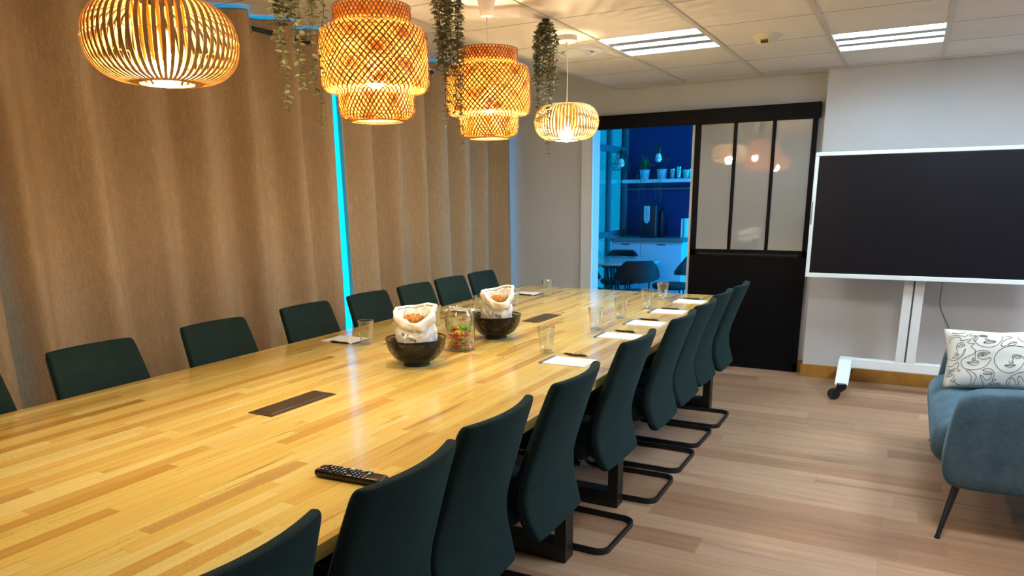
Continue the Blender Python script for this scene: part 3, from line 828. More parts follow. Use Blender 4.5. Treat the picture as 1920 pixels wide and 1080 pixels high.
# ------------------------------------------------------------------ pendant lamps
def bulb_parts(root, z, r=.036):
    obj('bulb', MB().sphere((0, 0, z), r, 20, 12), M['bulb'], root, smooth='all')
    obj('socket', MB().lathe([(.016, z + r * .8), (.02, z + r * .9), (.021, z + r + .05), (.012, z + r + .06)], 20), M['socket'], root, smooth=True)
    return z + r + .06
def donut_lamp(x, y, z, R, label, canopy, near=False):
    root = thing('pendant_lamp', label, 'pendant lamp', (x, y, z), 0, 'bamboo pendant lamps')
    H = R * .53; rin = R * .36; n = 60
    def prof(t):     # 0 bottom opening .. 1 top opening, bulging between
        a = -PI / 2 + PI * t
        return rin + (R - rin) * max(0, math.cos(a)) ** .78, H * math.copysign(abs(math.sin(a)) ** .92, math.sin(a))
    # outer slats, each a curved flat lath with real thickness
    mb = MB(); sw = 2 * PI * R / n * (.50 if near else .42)
    for k_ in range(n):
        a0 = 2 * PI * k_ / n; rings = []
        for i in range(19):
            t = i / 18; rr, zz = prof(t); a = a0 + .10 * (t - .5)
            t2 = min(1, t + .01); t1 = max(0, t - .01); d = Vector((prof(t2)[0] - prof(t1)[0], prof(t2)[1] - prof(t1)[1])).normalized()
            nr = Vector((d.y, -d.x)); w = sw * (.55 + .45 * (rr / R))
            e = Vector((math.cos(a), math.sin(a), 0)); c = Vector((-math.sin(a), math.cos(a), 0))
            p = e * rr + Vector((0, 0, zz)); nn = e * nr.x + Vector((0, 0, nr.y))
            rings.append([p + c * w / 2 + nn * .0011, p - c * w / 2 + nn * .0011, p - c * w / 2 - nn * .0011, p + c * w / 2 - nn * .0011])
        mb.loft(rings)
    obj('outer_slats', mb, M['rib'] if near else M['bamboo2'], root)
    # zigzag strand tying the slats at the waist
    m = MB(); N = n * 2
    m.tube([((R + .002 * (1 if j % 2 else -1)) * math.cos(2 * PI * j / N), (R + .002 * (1 if j % 2 else -1)) * math.sin(2 * PI * j / N), .0045 * (1 if j % 2 else -1)) for j in range(N)], .0014, 5, True)
    obj('waist_binding', m, M['rib'], root)
    # inner core of straight laths
    m = MB(); nk = 18
    for k_ in range(nk):
        a = 2 * PI * k_ / nk; e = Vector((math.cos(a), math.sin(a), 0)); c = Vector((-math.sin(a), math.cos(a), 0))
        rr = rin * .98; w = .0075
        m.loft([[e * (rr + q) + c * s_ + Vector((0, 0, zz)) for q, s_ in ((.001, w / 2), (.001, -w / 2), (-.001, -w / 2), (-.001, w / 2))] for zz in (-H * .55, 0, H)])
    obj('inner_slats', m, M['bamboo'], root)
    for q, zz in ((rin, -H), (rin * 1.18, -H * .985), (rin, H)): obj('rim', ring(MB(), q, zz, .0028), M['bamboo2'], root, smooth=True)
    zt = bulb_parts(root, -H + .032, .043)
    canopy(root, zt, ZC - z)
    return root
SP = [(.091, -.205), (.125, -.196), (.137, -.178), (.139, -.15), (.137, -.115), (.145, -.108), (.182, -.104), (.194, -.092), (.197, -.06), (.197, .02),
      (.194, .075), (.186, .098), (.160, .108), (.141, .113), (.138, .123), (.138, .15), (.136, .172)]
def step_lamp(x, y, z, label, canopy, seed, s=1.0):
    root = thing('pendant_lamp', label, 'pendant lamp', (x, y, z), 0, 'bamboo pendant lamps')
    prof = [(r * s, q * s) for r, q in SP]
    mb = MB(); woven(mb, prof, 56, .36, .0046, sgn=1, seed=seed, samples=48); woven(mb, prof, 56, .36, .0046, sgn=-1, seed=seed + 1, samples=48)
    obj('outer_weave', mb, M['weave'], root)
    for q_, pr2 in enumerate(([(.088, -.201), (.119, -.192), (.131, -.176), (.133, -.15), (.132, -.118)], [(.178, -.099), (.188, -.088), (.191, -.06), (.191, .02), (.188, .072), (.181, .093)], [(.133, .120), (.132, .145), (.130, .168)])):
        pr2 = [(r * s, q * s) for r, q in pr2]; nn_ = (44, 60, 44)[q_]; tt = (.10, .17, .07)[q_]
        mb = MB(); woven(mb, pr2, nn_, tt, .0108, sgn=1, seed=seed + 2, samples=20); woven(mb, pr2, nn_, tt, .0108, sgn=-1, seed=seed + 3, samples=20)
        obj('inner_weave', mb, M['bamboo'], root)
    for q, zz in ((.092, -.206), (.137, .173)): obj('rim', ring(MB(), q * s, zz * s, .0028), M['rib'], root, smooth=True)
    zt = bulb_parts(root, -.055, .038)
    canopy(root, zt, ZC - z)
    return root
def cone_canopy(root, zt, zc):
    obj('cord', MB().tube([(0, 0, zt), (0, 0, zc - .10)], .0028, 8), M['cord'], root, smooth=True)
    obj('canopy', MB().lathe([(.026, zc - .105), (.028, zc - .1), (.047, zc - .003), (.047, zc - .001)], 32), M['cord'], root, smooth=True)
def disc_canopy(root, zt, zc):
    obj('cord', MB().tube([(0, 0, zt), (.004, 0, (zt + zc) / 2), (0, 0, zc - .032)], .0028, 8), M['cord'], root, smooth=True)
    obj('canopy', MB().lathe([(.055, zc - .03), (.058, zc - .027), (.058, zc - .001)], 32), M['cord'], root, smooth=True)
    obj('cord_grip', MB().lathe([(.006, zc - .045), (.008, zc - .03)], 12), M['cord'], root, smooth=True)
donut_lamp(-1.76, 1.363, 1.847, .187, 'large round slatted bamboo lamp at the top left, nearest the camera', cone_canopy, True)
step_lamp(-1.76, 2.233, 1.925, 'tiered woven bamboo lamp left of the middle hanging plant', cone_canopy, 5)
step_lamp(-1.745, 3.02, 1.908, 'tiered woven bamboo lamp right of the middle hanging plant', cone_canopy, 30, .985)
donut_lamp(-1.831, 4.074, 1.860, .187, 'small round slatted bamboo lamp before the doorway, farthest from the camera', disc_canopy)

# ------------------------------------------------------------------ hanging plants
def leaf(mb, p, d, nrm, L, W):
    d = d.normalized(); s = d.cross(nrm).normalized(); nn = s.cross(d)
    pts = [p, p + d * L * .35 + s * W * .5 + nn * .001, p + d * L * .75 + s * W * .42, p + d * L, p + d * L * .75 - s * W * .42, p + d * L * .35 - s * W * .5 + nn * .001, p + d * L * .5 - nn * W * .10]
    mb.add(pts, [(0, 1, 6), (1, 2, 6), (2, 3, 6), (3, 4, 6), (4, 5, 6), (5, 0, 6)])
def garland(x, y, ztop, zbot, n, rad, seed, label):
    rnd = random.Random(seed)
    root = thing('hanging_plant', label, 'hanging plant', (x, y, ztop), 0, 'trailing eucalyptus garlands')
    obj('hook', MB().lathe([(.012, -.012), (.02, -.006), (.02, 0)], 12), M['stem'], root)
    for s in range(n):
        a = rnd.uniform(0, 2 * PI); rr = rad * math.sqrt(rnd.uniform(.1, 1))
        ln = (ztop - zbot) * (1.0 if s == 0 else rnd.uniform(.38, .95))
        if s % 3 == 1: ln = (ztop - zbot) * rnd.uniform(.35, .6)
        bx, by = rr * math.cos(a), rr * math.sin(a)
        path = []; N = max(6, int(ln / .03)); ph = rnd.uniform(0, 6)
        for i in range(N + 1):
            t = i / N; q = min(1, t * 5)
            path.append(Vector((bx * (q ** .5) + .008 * math.sin(ph + 7 * t), by * (q ** .5) + .008 * math.cos(ph * 1.3 + 6 * t), -.008 - ln * t)))
        st = MB(); st.cur = 0; st.tube(path, .0011, 5); st.cur = 1
        dist = 0.012; az = rnd.uniform(0, 6)
        while dist < ln:
            t = dist / ln * N; i = min(N - 1, int(t)); p = path[i].lerp(path[i + 1], t - i)
            az += PI / 2 + rnd.uniform(-.4, .4)
            sz = .029 * (1 - .30 * dist / (ztop - zbot)) * rnd.uniform(.75, 1.15)
            for sg in (0, PI):
                aa = az + sg + rnd.uniform(-.3, .3)
                d = Vector((math.cos(aa), math.sin(aa), rnd.uniform(-.75, .25)))
                leaf(st, p, d, Vector((rnd.uniform(-.4, .4), rnd.uniform(-.4, .4), 1)), sz, sz * .74)
            dist += rnd.uniform(.014, .021)
        obj('trailing_strand', st, [M['stem'], M['leaf']], root)
garland(-1.74, 1.842, ZC - .001, 1.675, 16, .088, 3, 'trailing plant hanging over the curtain left of the tiered lamps')
garland(-1.74, 2.70, ZC - .001, 1.675, 19, .062, 8, 'trailing plant hanging between the two tiered lamps')
garland(-1.742, 3.614, ZC - .007, 1.665, 20, .062, 15, 'trailing plant hanging beside the small round lamp, whole length in view')

# ------------------------------------------------------------------ ceiling fixtures
def ceiling_light(ci, ry, label):
    x0, x1, y0, y1 = TX[ci] + .014, TX[ci + 1] - .014, ry + .004, ry + .590
    root = thing('ceiling_light', label, 'ceiling light', ((x0 + x1) / 2, (y0 + y1) / 2, ZC), 0, 'recessed ceiling lights')
    hx, hy = (x1 - x0) / 2, (y1 - y0) / 2
    obj('housing', MB().bb(-hx, hx, -hy, hy, .07, .075).bb(-hx, -hx + .004, -hy, hy, 0, .07).bb(hx - .004, hx, -hy, hy, 0, .07).bb(-hx, hx, -hy, -hy + .004, 0, .07).bb(-hx, hx, hy - .004, hy, 0, .07), M['trimwhite'], root)
    seg = 2 * hy / 3
    for i in range(3):
        yc = -hy + seg * (i + .5)
        obj('lit_tray', MB().bb(-hx + .006, hx - .006, yc - seg * (.30 if i != 1 else .27), yc + seg * (.30 if i != 1 else .27), .022, .026), M['tube'], root)
    for i in (1, 2):
        yc = -hy + seg * i
        obj('divider', MB().bb(-hx + .004, hx - .004, yc - seg * .22, yc + seg * .22, .001, .05), M['louvre'], root)
    return root
ceiling_light(*LIGHTS[0], 'lit ceiling light panel left of the smoke detector')
ceiling_light(*LIGHTS[1], 'lit ceiling light panel right of the smoke detector, above the display')
sd = thing('smoke_detector', 'round cream smoke detector on the ceiling between the lights', 'smoke detector', (-.846, 4.66, ZC))
obj('housing', MB().lathe([(.0, -.05), (.03, -.049), (.05, -.040), (.066, -.022), (.076, -.006), (.078, -.0005)], 32, cap=False), M['cream'], sd, smooth=True)
m = MB()
for q in range(8): m.bb(-.018 + .005 * q, -.0158 + .005 * q, -.058, -.038, -.0475, -.03)
obj('grille', m, M['dark'], sd)
ve = thing('ceiling_vent', 'round white air vent in the ceiling behind the small round lamp', 'ceiling vent', (-1.955, 4.51, ZC))
obj('outer_ring', MB().lathe([(.105, -.001), (.112, -.012), (.14, -.016), (.165, -.008), (.168, -.0008)], 40, cap=False), M['trimwhite'], ve, smooth=True)
obj('inner_disc', MB().lathe([(.0, -.022), (.06, -.021), (.085, -.014), (.088, -.006)], 40, cap=False), M['trimwhite'], ve, smooth=True)
obj('throat', MB().lathe([(.088, -.006), (.105, -.001), (.0, -.0008)], 40, cap=False), M['dark'], ve)

# ------------------------------------------------------------------ display on its stand
tv = thing('mobile_display', 'large white framed display with dark screen on a wheeled stand', 'display', (.123, 5.70, 0))
w2, zb, zt = .766, .845, 1.716
bz = MB().bb(-w2, w2, 0, .07, zb, zb + .032).bb(-w2, w2, 0, .07, zt - .026, zt).bb(-w2, -w2 + .026, 0, .07, zb + .032, zt - .026).bb(w2 - .026, w2, 0, .07, zb + .032, zt - .026).bb(-w2 + .01, w2 - .01, .03, .08, zb + .01, zt - .01)
obj('bezel', bz, M['bezel'], tv, bevel=.004)
obj('screen', MB().bb(-w2 + .026, w2 - .026, .006, .02, zb + .032, zt - .026), M['screen'], tv)
for a_, b_ in ((zb + .032, zb + .043), (zt - .034, zt - .026)): obj('screen_border', MB().bb(-w2 + .026, w2 - .026, .004, .02, a_, b_), M['pen'], tv)
obj('pen_slot', MB().bb(-w2 + .004, -w2 + .012, -.003, .001, 1.22, 1.38), M['grey'], tv, bevel=.002)
for xx in (-.092, -.022):
    obj('post', MB().bb(xx - .027, xx + .032, .10, .15, .243, 1.5), M['trimwhite'], tv, bevel=.003)
obj('post_gap_cover', MB().bb(-.062, -.048, .125, .15, .243, 1.5), M['grey'], tv)
obj('cross_beam', MB().bb(-.44, .44, .10, .16, .175, .245), M['bezel'], tv, bevel=.004)
obj('screen_bracket', MB().bb(-.2, .2, .08, .1, 1.05, 1.5), M['black'], tv)
for xx in (-.44, .44):
    ft = obj('foot', MB().prism([(-.17, .098), (-.158, .118), (.02, .25), (.14, .25), (.40, .118), (.41, .098), (.13, .17), (.03, .17)], 0, xx - .045, xx + .045), M['bezel'], tv, bevel=.006)
    for yy in (-.175, .40):
        cm_ = Matrix.Translation((xx, yy, 0)) @ Matrix.Rotation(math.radians(-62), 4, 'Z')
        c = MB().tube([(-.016, -.045, .04), (.016, -.045, .04)], .04, 24).xf(cm_)
        obj('caster_wheel', c, M['rubber'], ft, smooth=True)
        c = MB()
        for sx in (-.024, .018): c.prism([(-.055, .032), (-.035, .032), (.03, .08), (.03, .105), (-.02, .105), (-.02, .085)], 0, sx, sx + .006)
        c.bb(-.024, .024, -.02, .03, .088, .112).tube([(-.026, -.045, .04), (.026, -.045, .04)], .012, 12)
        obj('caster_fork', c.xf(cm_), M['black'], ft)
pc = MB().tube(catmull([(.235, 5.79, 1.0), (.24, 5.9, .86), (.245, 6.08, .74), (.25, 6.11, .64), (.29, 6.12, .54), (.335, 6.125, .45), (.36, 6.128, .30)], 5), .0035, 6)
tag(obj('power_cable', pc, M['grey'], smooth=True), 'thin grey cable hanging from the display along the wall', 'cable')

# ------------------------------------------------------------------ sofa and cushion
so = thing('sofa', 'blue velvet sofa with thin black legs at the right edge of the picture', 'sofa', (.22, 3.40, 0))
def arm_panel(y0, y1, hscale=1.0):
    out = [(.012, .262), (.004, .33), (.010, .42), (.024, .56), (.040, .60), (.066, .626), (.105, .642), (.18, .650), (.30, .655), (.55, .662), (.78, .672), (.80, .40), (.78, .235), (.60, .222), (.30, .214), (.085, .210), (.035, .222)]
    out = [(p.x, p.y) for p in [Vector((a, b, 0)) for a, b in out]]
    cx = sum(p[0] for p in out) / len(out); cz = sum(p[1] for p in out) / len(out)
    N = len(out); rings = []
    th = y1 - y0
    def inset(d):
        r = []
        for i in range(N):
            a, b, c = Vector(out[i - 1]), Vector(out[i]), Vector(out[(i + 1) % N])
            t = (c - a).normalized(); nn = Vector((t.y, -t.x))
            q = b - nn * (-d) if (Vector((cx, cz)) - b).dot(nn) < 0 and False else b + (Vector((cx, cz)) - b).normalized() * d
            r.append(q)
        return r
    for f, d in ((0, .030), (.05, .012), (.14, .003), (.3, 0), (.7, 0), (.86, .003), (.95, .012), (1, .030)):
        rings.append([(p.x, y0 + th * f, p.y) for p in inset(d)])
    return MB().loft(rings)
SW = 1.34
obj('arm', arm_panel(0, .13), M['velvet'], so, smooth=True, sub=1, auto=80)
obj('arm', arm_panel(SW - .13, SW), M['velvet'], so, smooth=True, sub=1, auto=80)
c = MB().rbox((.375, SW / 2, .36), (.80, SW - .26, .20), .075, 5)
for i, v in enumerate(c.v):
    x, y, z = v; c.v[i] = (x - .012 * math.sin((z - .26) / .2 * PI), y, z + (.016 * math.cos((y - SW / 2) * 2.6) if z > .4 else 0))
obj('seat_cushion', c, M['velvet'], so, smooth=True, auto=80)
obj('seat_base', MB().rbox((.40, SW / 2, .24), (.72, SW - .27, .07), .02, 2), M['velvet'], so, smooth=True)
bk = MB().rbox((.80, SW / 2, .50), (.16, SW - .02, .56), .07, 5)
obj('backrest', bk, M['velvet'], so, smooth=True, auto=80)
pp_ = []
for i in range(0, 60):
    pass
for (xx, yy, dx, dy) in ((.08, .07, -.055, -.11), (.08, SW - .07, -.055, .11), (.74, .07, .05, -.11), (.74, SW - .07, .05, .11)):
    lg = obj('leg', MB().tube([(xx, yy, .235), (xx + dx, yy + dy, .004)], [.017, .009], 12), M['black'], so, smooth=True)
    obj('foot_cap', MB().lathe([(.012, .0), (.012, .006)], 12, (xx + dx, yy + dy, 0)), M['rubber'], lg)

# cushion with one-line drawings
PW, PH, PT = .50, .315, .058
PM = Matrix.Translation((.232, 4.20, .462)) @ Matrix.Rotation(math.radians(4), 4, 'Z') @ Matrix.Rotation(math.radians(-2.5), 4, 'Y') @ Matrix.Rotation(math.radians(-24), 4, 'X')
def pil(u, v, side=1):
    a, b = 2 * u - 1, 2 * v - 1
    h = PT * (max(0, 1 - abs(a) ** 3.2) * max(0, 1 - abs(b) ** 3.2)) ** .55
    h *= 1 + .05 * math.sin(9 * u + 5 * v) + .03 * math.sin(17 * v - 6 * u)
    e = .02 * (1 - abs(b)) * (abs(a) ** 4); e2 = .016 * (1 - abs(a)) * (abs(b) ** 4)
    return Vector((u * PW - math.copysign(e, a), -side * h, v * PH - math.copysign(e2, b)))
n1, n2 = 30, 20; vs, fs = [], []
for side in (1, -1):
    b0 = len(vs)
    for j in range(n2 + 1):
        for i in range(n1 + 1): vs.append(pil(i / n1, j / n2, side))
    for j in range(n2):
        for i in range(n1):
            q = (b0 + j * (n1 + 1) + i, b0 + j * (n1 + 1) + i + 1, b0 + (j + 1) * (n1 + 1) + i + 1, b0 + (j + 1) * (n1 + 1) + i)
            fs.append(q if side == 1 else q[::-1])
cu = thing('cushion', 'white cushion printed with black one-line faces on the blue sofa', 'cushion')
cu.matrix_world = PM
ob = obj('cover', MB().add(vs, fs), M['pillow'], cu, smooth='all')
wd = ob.modifiers.new('weld', 'WELD'); wd.merge_threshold = .0006
art = [
 [(285,330),(300,280),(350,255),(420,250),(440,270),(435,300),(480,302),(545,292),(555,315),(525,330),(545,350),(600,350),(605,365),(565,400),(610,440),(600,490),(540,520),(470,550),(425,590),(430,650),(480,700),(570,712),(660,705),(740,665),(790,600),(800,565),(770,560),(730,575),(680,575),(645,545),(640,505)],
 [(250,545),(300,575),(350,575),(410,550),(460,500),(490,440),(485,425),(470,440),(440,500),(390,540),(330,550),(300,540),(320,525),(380,515)],
 [(480,345),(440,335),(400,345),(375,375),(370,420),(380,450),(375,475),(345,490),(335,478),(350,470)],
 [(390,375),(440,362),(492,372),(450,390),(400,392),(390,375)],
 [(350,500),(375,492),(400,495),(390,505),(360,508)],
 [(610,590),(605,560),(615,480),(660,460),(730,460),(790,490),(780,500),(700,482),(640,495)],
 [(640,515),(690,500),(755,515),(700,530),(650,528),(640,515)], [(680,515),(700,505),(712,518),(695,527),(680,515)],
 [(605,590),(570,590),(572,560),(590,560),(580,580)],
 [(498,612),(560,605),(600,590),(650,610),(640,640),(580,655),(530,635),(498,612)], [(498,612),(560,622),(640,612)],
 [(1215,425),(1100,405),(980,420),(890,480),(845,560),(850,640),(900,720),(980,765),(1060,760),(1140,710),(1200,620),(1190,560),(1140,530),(1080,525),(1060,550),(1070,580),(1055,610),(1070,630),(1030,635),(1015,620),(1030,612)],
 [(1075,552),(1120,540),(1165,562),(1120,572),(1075,552)], [(960,665),(1020,655),(1060,650),(1088,670),(1040,690),(990,685),(960,665)], [(965,668),(1020,668),(1085,668)],
 [(775,270),(775,240),(720,228),(670,235),(660,270),(630,315),(610,300),(650,240),(560,300)],
 [(605,290),(640,360),(720,405),(800,415),(880,390),(940,330),(968,270),(965,240)],
 [(680,250),(720,243),(770,255),(720,258),(680,250)], [(770,270),(745,300),(780,305),(795,290),(785,310),(800,318)],
 [(720,345),(770,322),(830,320),(875,340),(830,355),(760,358),(720,345)], [(725,345),(800,337),(870,340)],
 [(930,390),(960,340),(1020,300),(1080,280),(1060,265),(1000,255)], [(930,395),(960,408),(1010,390),(1060,350),(1125,350),(1110,380),(1060,400),(1025,395),(1050,370),(1110,358)],
 [(1150,270),(1160,310),(1200,345),(1240,355)], [(340,180),(400,195),(480,190),(520,175)], [(270,260),(330,225),(400,222),(480,240),(520,240),(545,200)],
 [(600,200),(570,215),(560,240),(620,235),(650,245)],
 [(235,650),(290,660),(330,630),(380,610),(385,650),(375,690),(410,725),(390,735),(350,690),(320,690),(270,720),(260,690),(225,720),(215,760)],
 [(235,745),(280,720),(330,712),(320,730),(260,750)], [(220,775),(260,768),(305,772),(280,795),(230,792),(220,775)], [(310,765),(330,790),(320,830),(290,850),(310,870),(345,855),(330,845)],
 [(345,870),(370,900),(410,915)], [(525,935),(545,890),(550,820),(530,770),(490,730),(500,720),(550,735),(600,780),(610,830),(585,890),(575,940)],
 [(690,720),(740,705),(800,712),(830,760),(825,820),(805,865),(840,870),(850,855),(830,850)], [(690,720),(720,740),(780,750),(810,770),(790,785),(730,785),(695,770),(740,768),(805,770)],
 [(705,940),(690,880),(665,830),(665,790),(690,810),(720,855),(760,865),(790,830),(800,790)], [(770,915),(810,890),(830,905),(900,920),(860,935),(790,930),(770,915)],
 [(1215,755),(1120,770),(1030,820),(985,880),(990,930),(1010,920),(1030,850),(1050,835),(1080,870),(1100,935)], [(1135,940),(1115,860),(1125,815),(1150,820),(1190,880),(1210,940)],
 [(1240,480),(1215,500),(1240,520)], [(1260,560),(1300,600),(1340,590),(1380,640),(1360,700),(1310,720),(1270,690)], [(1290,300),(1340,280),(1400,310),(1390,370),(1330,390),(1300,350)],
 [(1280,450),(1330,440),(1390,470),(1430,540),(1420,600)], [(1260,800),(1310,780),(1370,800),(1400,860),(1380,920)],
]
la = MB()
for poly in art:
    pts = catmull([(x, y, 0) for x, y in poly], 4); P = []
    for q in pts:
        u = (q.x - 195 - (930 - q.y) * .07) / 1450; v = (935 - q.y + q.x * .05) / 840
        if not (.012 < u < .985 and .02 < v < .975): continue
        P.append(pil(u, v) + Vector((0, -.0008, 0)))
    if len(P) > 2: la.tube(P, .0011, 4)
obj('line_print', la, M['ink'], cu)

# ------------------------------------------------------------------ kitchen beyond the doorway
struct('floor_kitchen', MB().bb(KX - .2, KXR + .1, YW + .14, KY + .1, -.1, 0), M['kfloor'])
struct('ceiling_kitchen', MB().bb(KX - .2, KXR + .1, YW + .14, KY + .1, KZ, KZ + .1), M['wall'])
struct('wall_kitchen_back', MB().bb(KX - .1, KXR + .1, KY, KY + .1, 0, KZ), M['kwall'])
struct('wall_kitchen_right', MB().bb(KXR, KXR + .1, YW + .14, 6.7, 0, KZ).bb(KXR, KXR + .1, 8.8, KY, 0, KZ).bb(KXR, KXR + .1, 6.7, 8.8, 0, .2).bb(KXR, KXR + .1, 6.7, 8.8, 2.3, KZ), M['wall'])
w3 = struct('added_window', MB().bb(KXR + .03, KXR + .08, 6.7, 6.75, .2, 2.3).bb(KXR + .03, KXR + .08, 8.75, 8.8, .2, 2.3).bb(KXR + .03, KXR + .08, 7.72, 7.78, .2, 2.3).bb(KXR + .03, KXR + .08, 6.75, 8.75, .2, .25).bb(KXR + .03, KXR + .08, 6.75, 8.75, 2.25, 2.3), M['kframe'])  # unseen window, added on this side to light the cabinets
for a, b in ((6.75, 7.72), (7.78, 8.75)): struct('pane', MB().bb(KXR + .052, KXR + .058, a, b, .25, 2.25), M['window'], w3)  # panes of the added window
w = MB(); gy = [6.45, 7.2, 7.93, 8.38, 8.96]
for y in gy: w.bb(KX - .05, KX, y - .03, y + .03, 0, KZ)
for z in (.03, .98, 1.97, KZ - .03): w.bb(KX - .05, KX - .002, YW + .14, KY, z - .035, z + .035)
wk = struct('window_2', w, M['kframe'])
for a, b in zip(gy, gy[1:]):
    for z0, z1 in ((.065, .945), (1.015, 1.935), (2.005, KZ - .065)):
        struct('pane', MB().bb(KX - .03, KX - .024, a + .03, b - .03, z0, z1), M['tinted'], wk)
def cabinet(x0, x1, label):
    r = thing('kitchen_cabinet', label, 'cabinet', ((x0 + x1) / 2, 8.70, 0), 0, 'kitchen base cabinets')
    h = (x1 - x0) / 2
    obj('carcass', MB().bb(-h + .001, h - .001, -.26, .295, .08, .895), M['kwhite_blue_cast'], r)
    d = obj('door', MB().bb(-h + .002, h - .002, -.28, -.261, .1, .87), M['kwhite_blue_cast'], r, bevel=.002)
    obj('handle', MB().bb(-.05, .05, -.286, -.279, .862, .872), M['black'], d)
    obj('plinth', MB().bb(-h + .001, h - .001, -.22, -.2, 0, .08), M['kgrey'], r)
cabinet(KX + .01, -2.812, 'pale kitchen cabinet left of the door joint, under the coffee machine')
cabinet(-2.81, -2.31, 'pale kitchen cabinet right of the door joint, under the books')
tag(obj('worktop', MB().bb(KX + .004, -2.30, 8.395, KY - .004, .898, .94), M['kgrey'], bevel=.003), 'grey kitchen worktop on the pale cabinets', 'worktop')
ks = thing('wall_shelf', 'pale floating shelf with plants and glasses on the navy wall', 'shelf', (-2.74, 8.87, 1.60))
obj('board', MB().bb(-.44, .66, -.13, .128, -.02, .02), M['trimwhite'], ks, bevel=.002)
obj('batten', MB().bb(-.44, .66, .10, .128, -.10, -.085), M['kgrey'], ks)
cf = thing('coffee_machine', 'dark coffee machine with silver tongue panel on the worktop', 'coffee machine', (-2.77, 8.68, .94))
obj('body', MB().rbox((0, .02, .195), (.20, .30, .388), .02, 3), M['machine'], cf, smooth=True)
tp = [(-.052, .30), (.002, .30)]
tn = MB().prism([(-.05, .372), (.02, .372), (.02, .20), (.0, .175), (-.015, .165), (-.03, .175), (-.05, .20)], 1, -.147, -.132)
obj('front_panel', tn, M['silver'], cf, bevel=.003)
for q in range(4):
    obj('button', MB().lathe([(.006, 0), (.006, .003)], 10).xf(Matrix.Translation((-.015, -.1475, .33 - .03 * q)) @ Matrix.Rotation(PI / 2, 4, 'X')), M['grey'], cf)
obj('drip_tray', MB().bb(-.08, .08, -.17, -.12, .002, .03), M['machine'], cf)
obj('side_tank', MB().rbox((.13, .05, .16), (.05, .18, .30), .015, 2), M['machine'], cf, smooth=True)
def kplant(x, y, seed, label, fern):
    rnd = random.Random(seed)
    r = thing('potted_plant', label, 'plant', (x, y, 1.62), 0, 'plants on the kitchen shelf')
    obj('pot', MB().lathe([(.045, 0), (.05, .002), (.062, .11), (.064, .115), (.058, .115), (.0, .10)], 24, cap=False), M['kwhite_blue_cast'], r, smooth=True)
    m = MB()
    if fern:
        for q in range(46):
            a = rnd.uniform(0, 6.28); t = rnd.uniform(.15, 1.0); L = rnd.uniform(.14, .22)
            d = Vector((math.cos(a) * t, math.sin(a) * t, 1.1 - .5 * t)).normalized()
            p0 = Vector((0, 0, .10)); p1 = p0 + d * L * .6; p2 = p0 + d * L + Vector((0, 0, -.03 * t))
            s = d.cross(Vector((0, 0, 1))).normalized() * .006
            m.add([p0 - s * .5, p0 + s * .5, p1 + s, p1 - s, p2], [(0, 1, 2, 3), (3, 2, 4)])
        obj('fern_leaves', m, M['kfern'], r)
    m = MB()
    for q in range(8):
        a = -PI / 2 + rnd.uniform(-1.3, 1.3); L = rnd.uniform(.15, .42); x0, y0 = .066 * math.cos(a), .066 * math.sin(a)
        if y0 > -.03: L = min(L, .08)
        for w_ in range(int(L / .011)):
            p = Vector((x0 * 1.15 + .006 * math.sin(w_ * .4 + q), min(y0 * 1.2, -.03) - .105 * min(1, w_ / 6), .11 - .011 * w_ + (.02 if w_ < 4 else 0)))
            aa = rnd.uniform(0, 6.28)
            leaf(m, p, Vector((math.cos(aa), math.sin(aa), -.4)), Vector((0, 0, 1)), .017, .012)
    obj('trailing_leaves', m, M['leaf'], r)
kplant(-2.93, 8.86, 1, 'potted fern with trailing shoots on the kitchen shelf, left one', True)
kplant(-2.715, 8.86, 2, 'trailing pot plant on the kitchen shelf, behind the hanging bulb', False)
kg = [(-2.575, 8.83, .115), (-2.505, 8.85, .14), (-2.49, 8.80, .095), (-2.43, 8.85, .10), (-2.395, 8.80, .10), (-2.35, 8.84, .11)]
kgl = ['leftmost glass on the kitchen shelf, beside the plants', 'tallest glass on the kitchen shelf', 'short glass in front of the tallest one on the kitchen shelf', 'fourth glass from the left on the kitchen shelf',
       'glass on the front edge of the kitchen shelf, second from the right', 'rightmost glass on the kitchen shelf, by the doorway edge']
for (x, y, h), lb in zip(kg, kgl):
    tag(obj('drinking_glass', MB().lathe([(.024, .0005), (.026, .01), (.031, h), (.029, h), (.023, .012), (.0, .011)], 20, cap=False), M['glassbase'], smooth=True, loc=(x, y, 1.62)), lb, 'glass', 'glasses on the kitchen shelf')
bkc = [(srgb(214, 220, 224), .022), (srgb(90, 150, 110), .014), (srgb(220, 222, 226), .02)]
xx = -2.395
for i, (c_, t_) in enumerate(bkc):
    rb = thing('book', ['pale book at the left of three standing on the worktop', 'thin green book between two pale ones on the worktop', 'pale book at the right of three, by the doorway edge'][i], 'book', (xx + t_ / 2, 8.72, .94), 0, 'books on the worktop')
    obj('cover', MB().bb(-t_ / 2, -t_ / 2 + .002, -.075, .075, 0, .22).bb(t_ / 2 - .002, t_ / 2, -.075, .075, 0, .22).bb(-t_ / 2, t_ / 2, -.077, -.074, 0, .22), plain('book_cover_%d' % i, c_, .5), rb)
    obj('pages', MB().bb(-t_ / 2 + .0022, t_ / 2 - .0022, -.0735, .07, .003, .216), M['paper'], rb)
    xx += t_ + .001
kt = thing('round_table', 'round stone-topped kitchen table seen through the doorway', 'table', (-2.85, 7.65, 0))
obj('table_top', MB().lathe([(.47, .722), (.505, .728), (.51, .74), (.505, .75), (.0, .75)], 64, cap=True), M['kmarble'], kt, smooth=True)
for q in range(4):
    a = PI / 4 + PI / 2 * q
    obj('leg', MB().tube([(.10 * math.cos(a), .10 * math.sin(a), .72), (.05 * math.cos(a), .05 * math.sin(a), .45), (.28 * math.cos(a), .28 * math.sin(a), .006)], .014, 8), M['black'], kt, smooth=True)
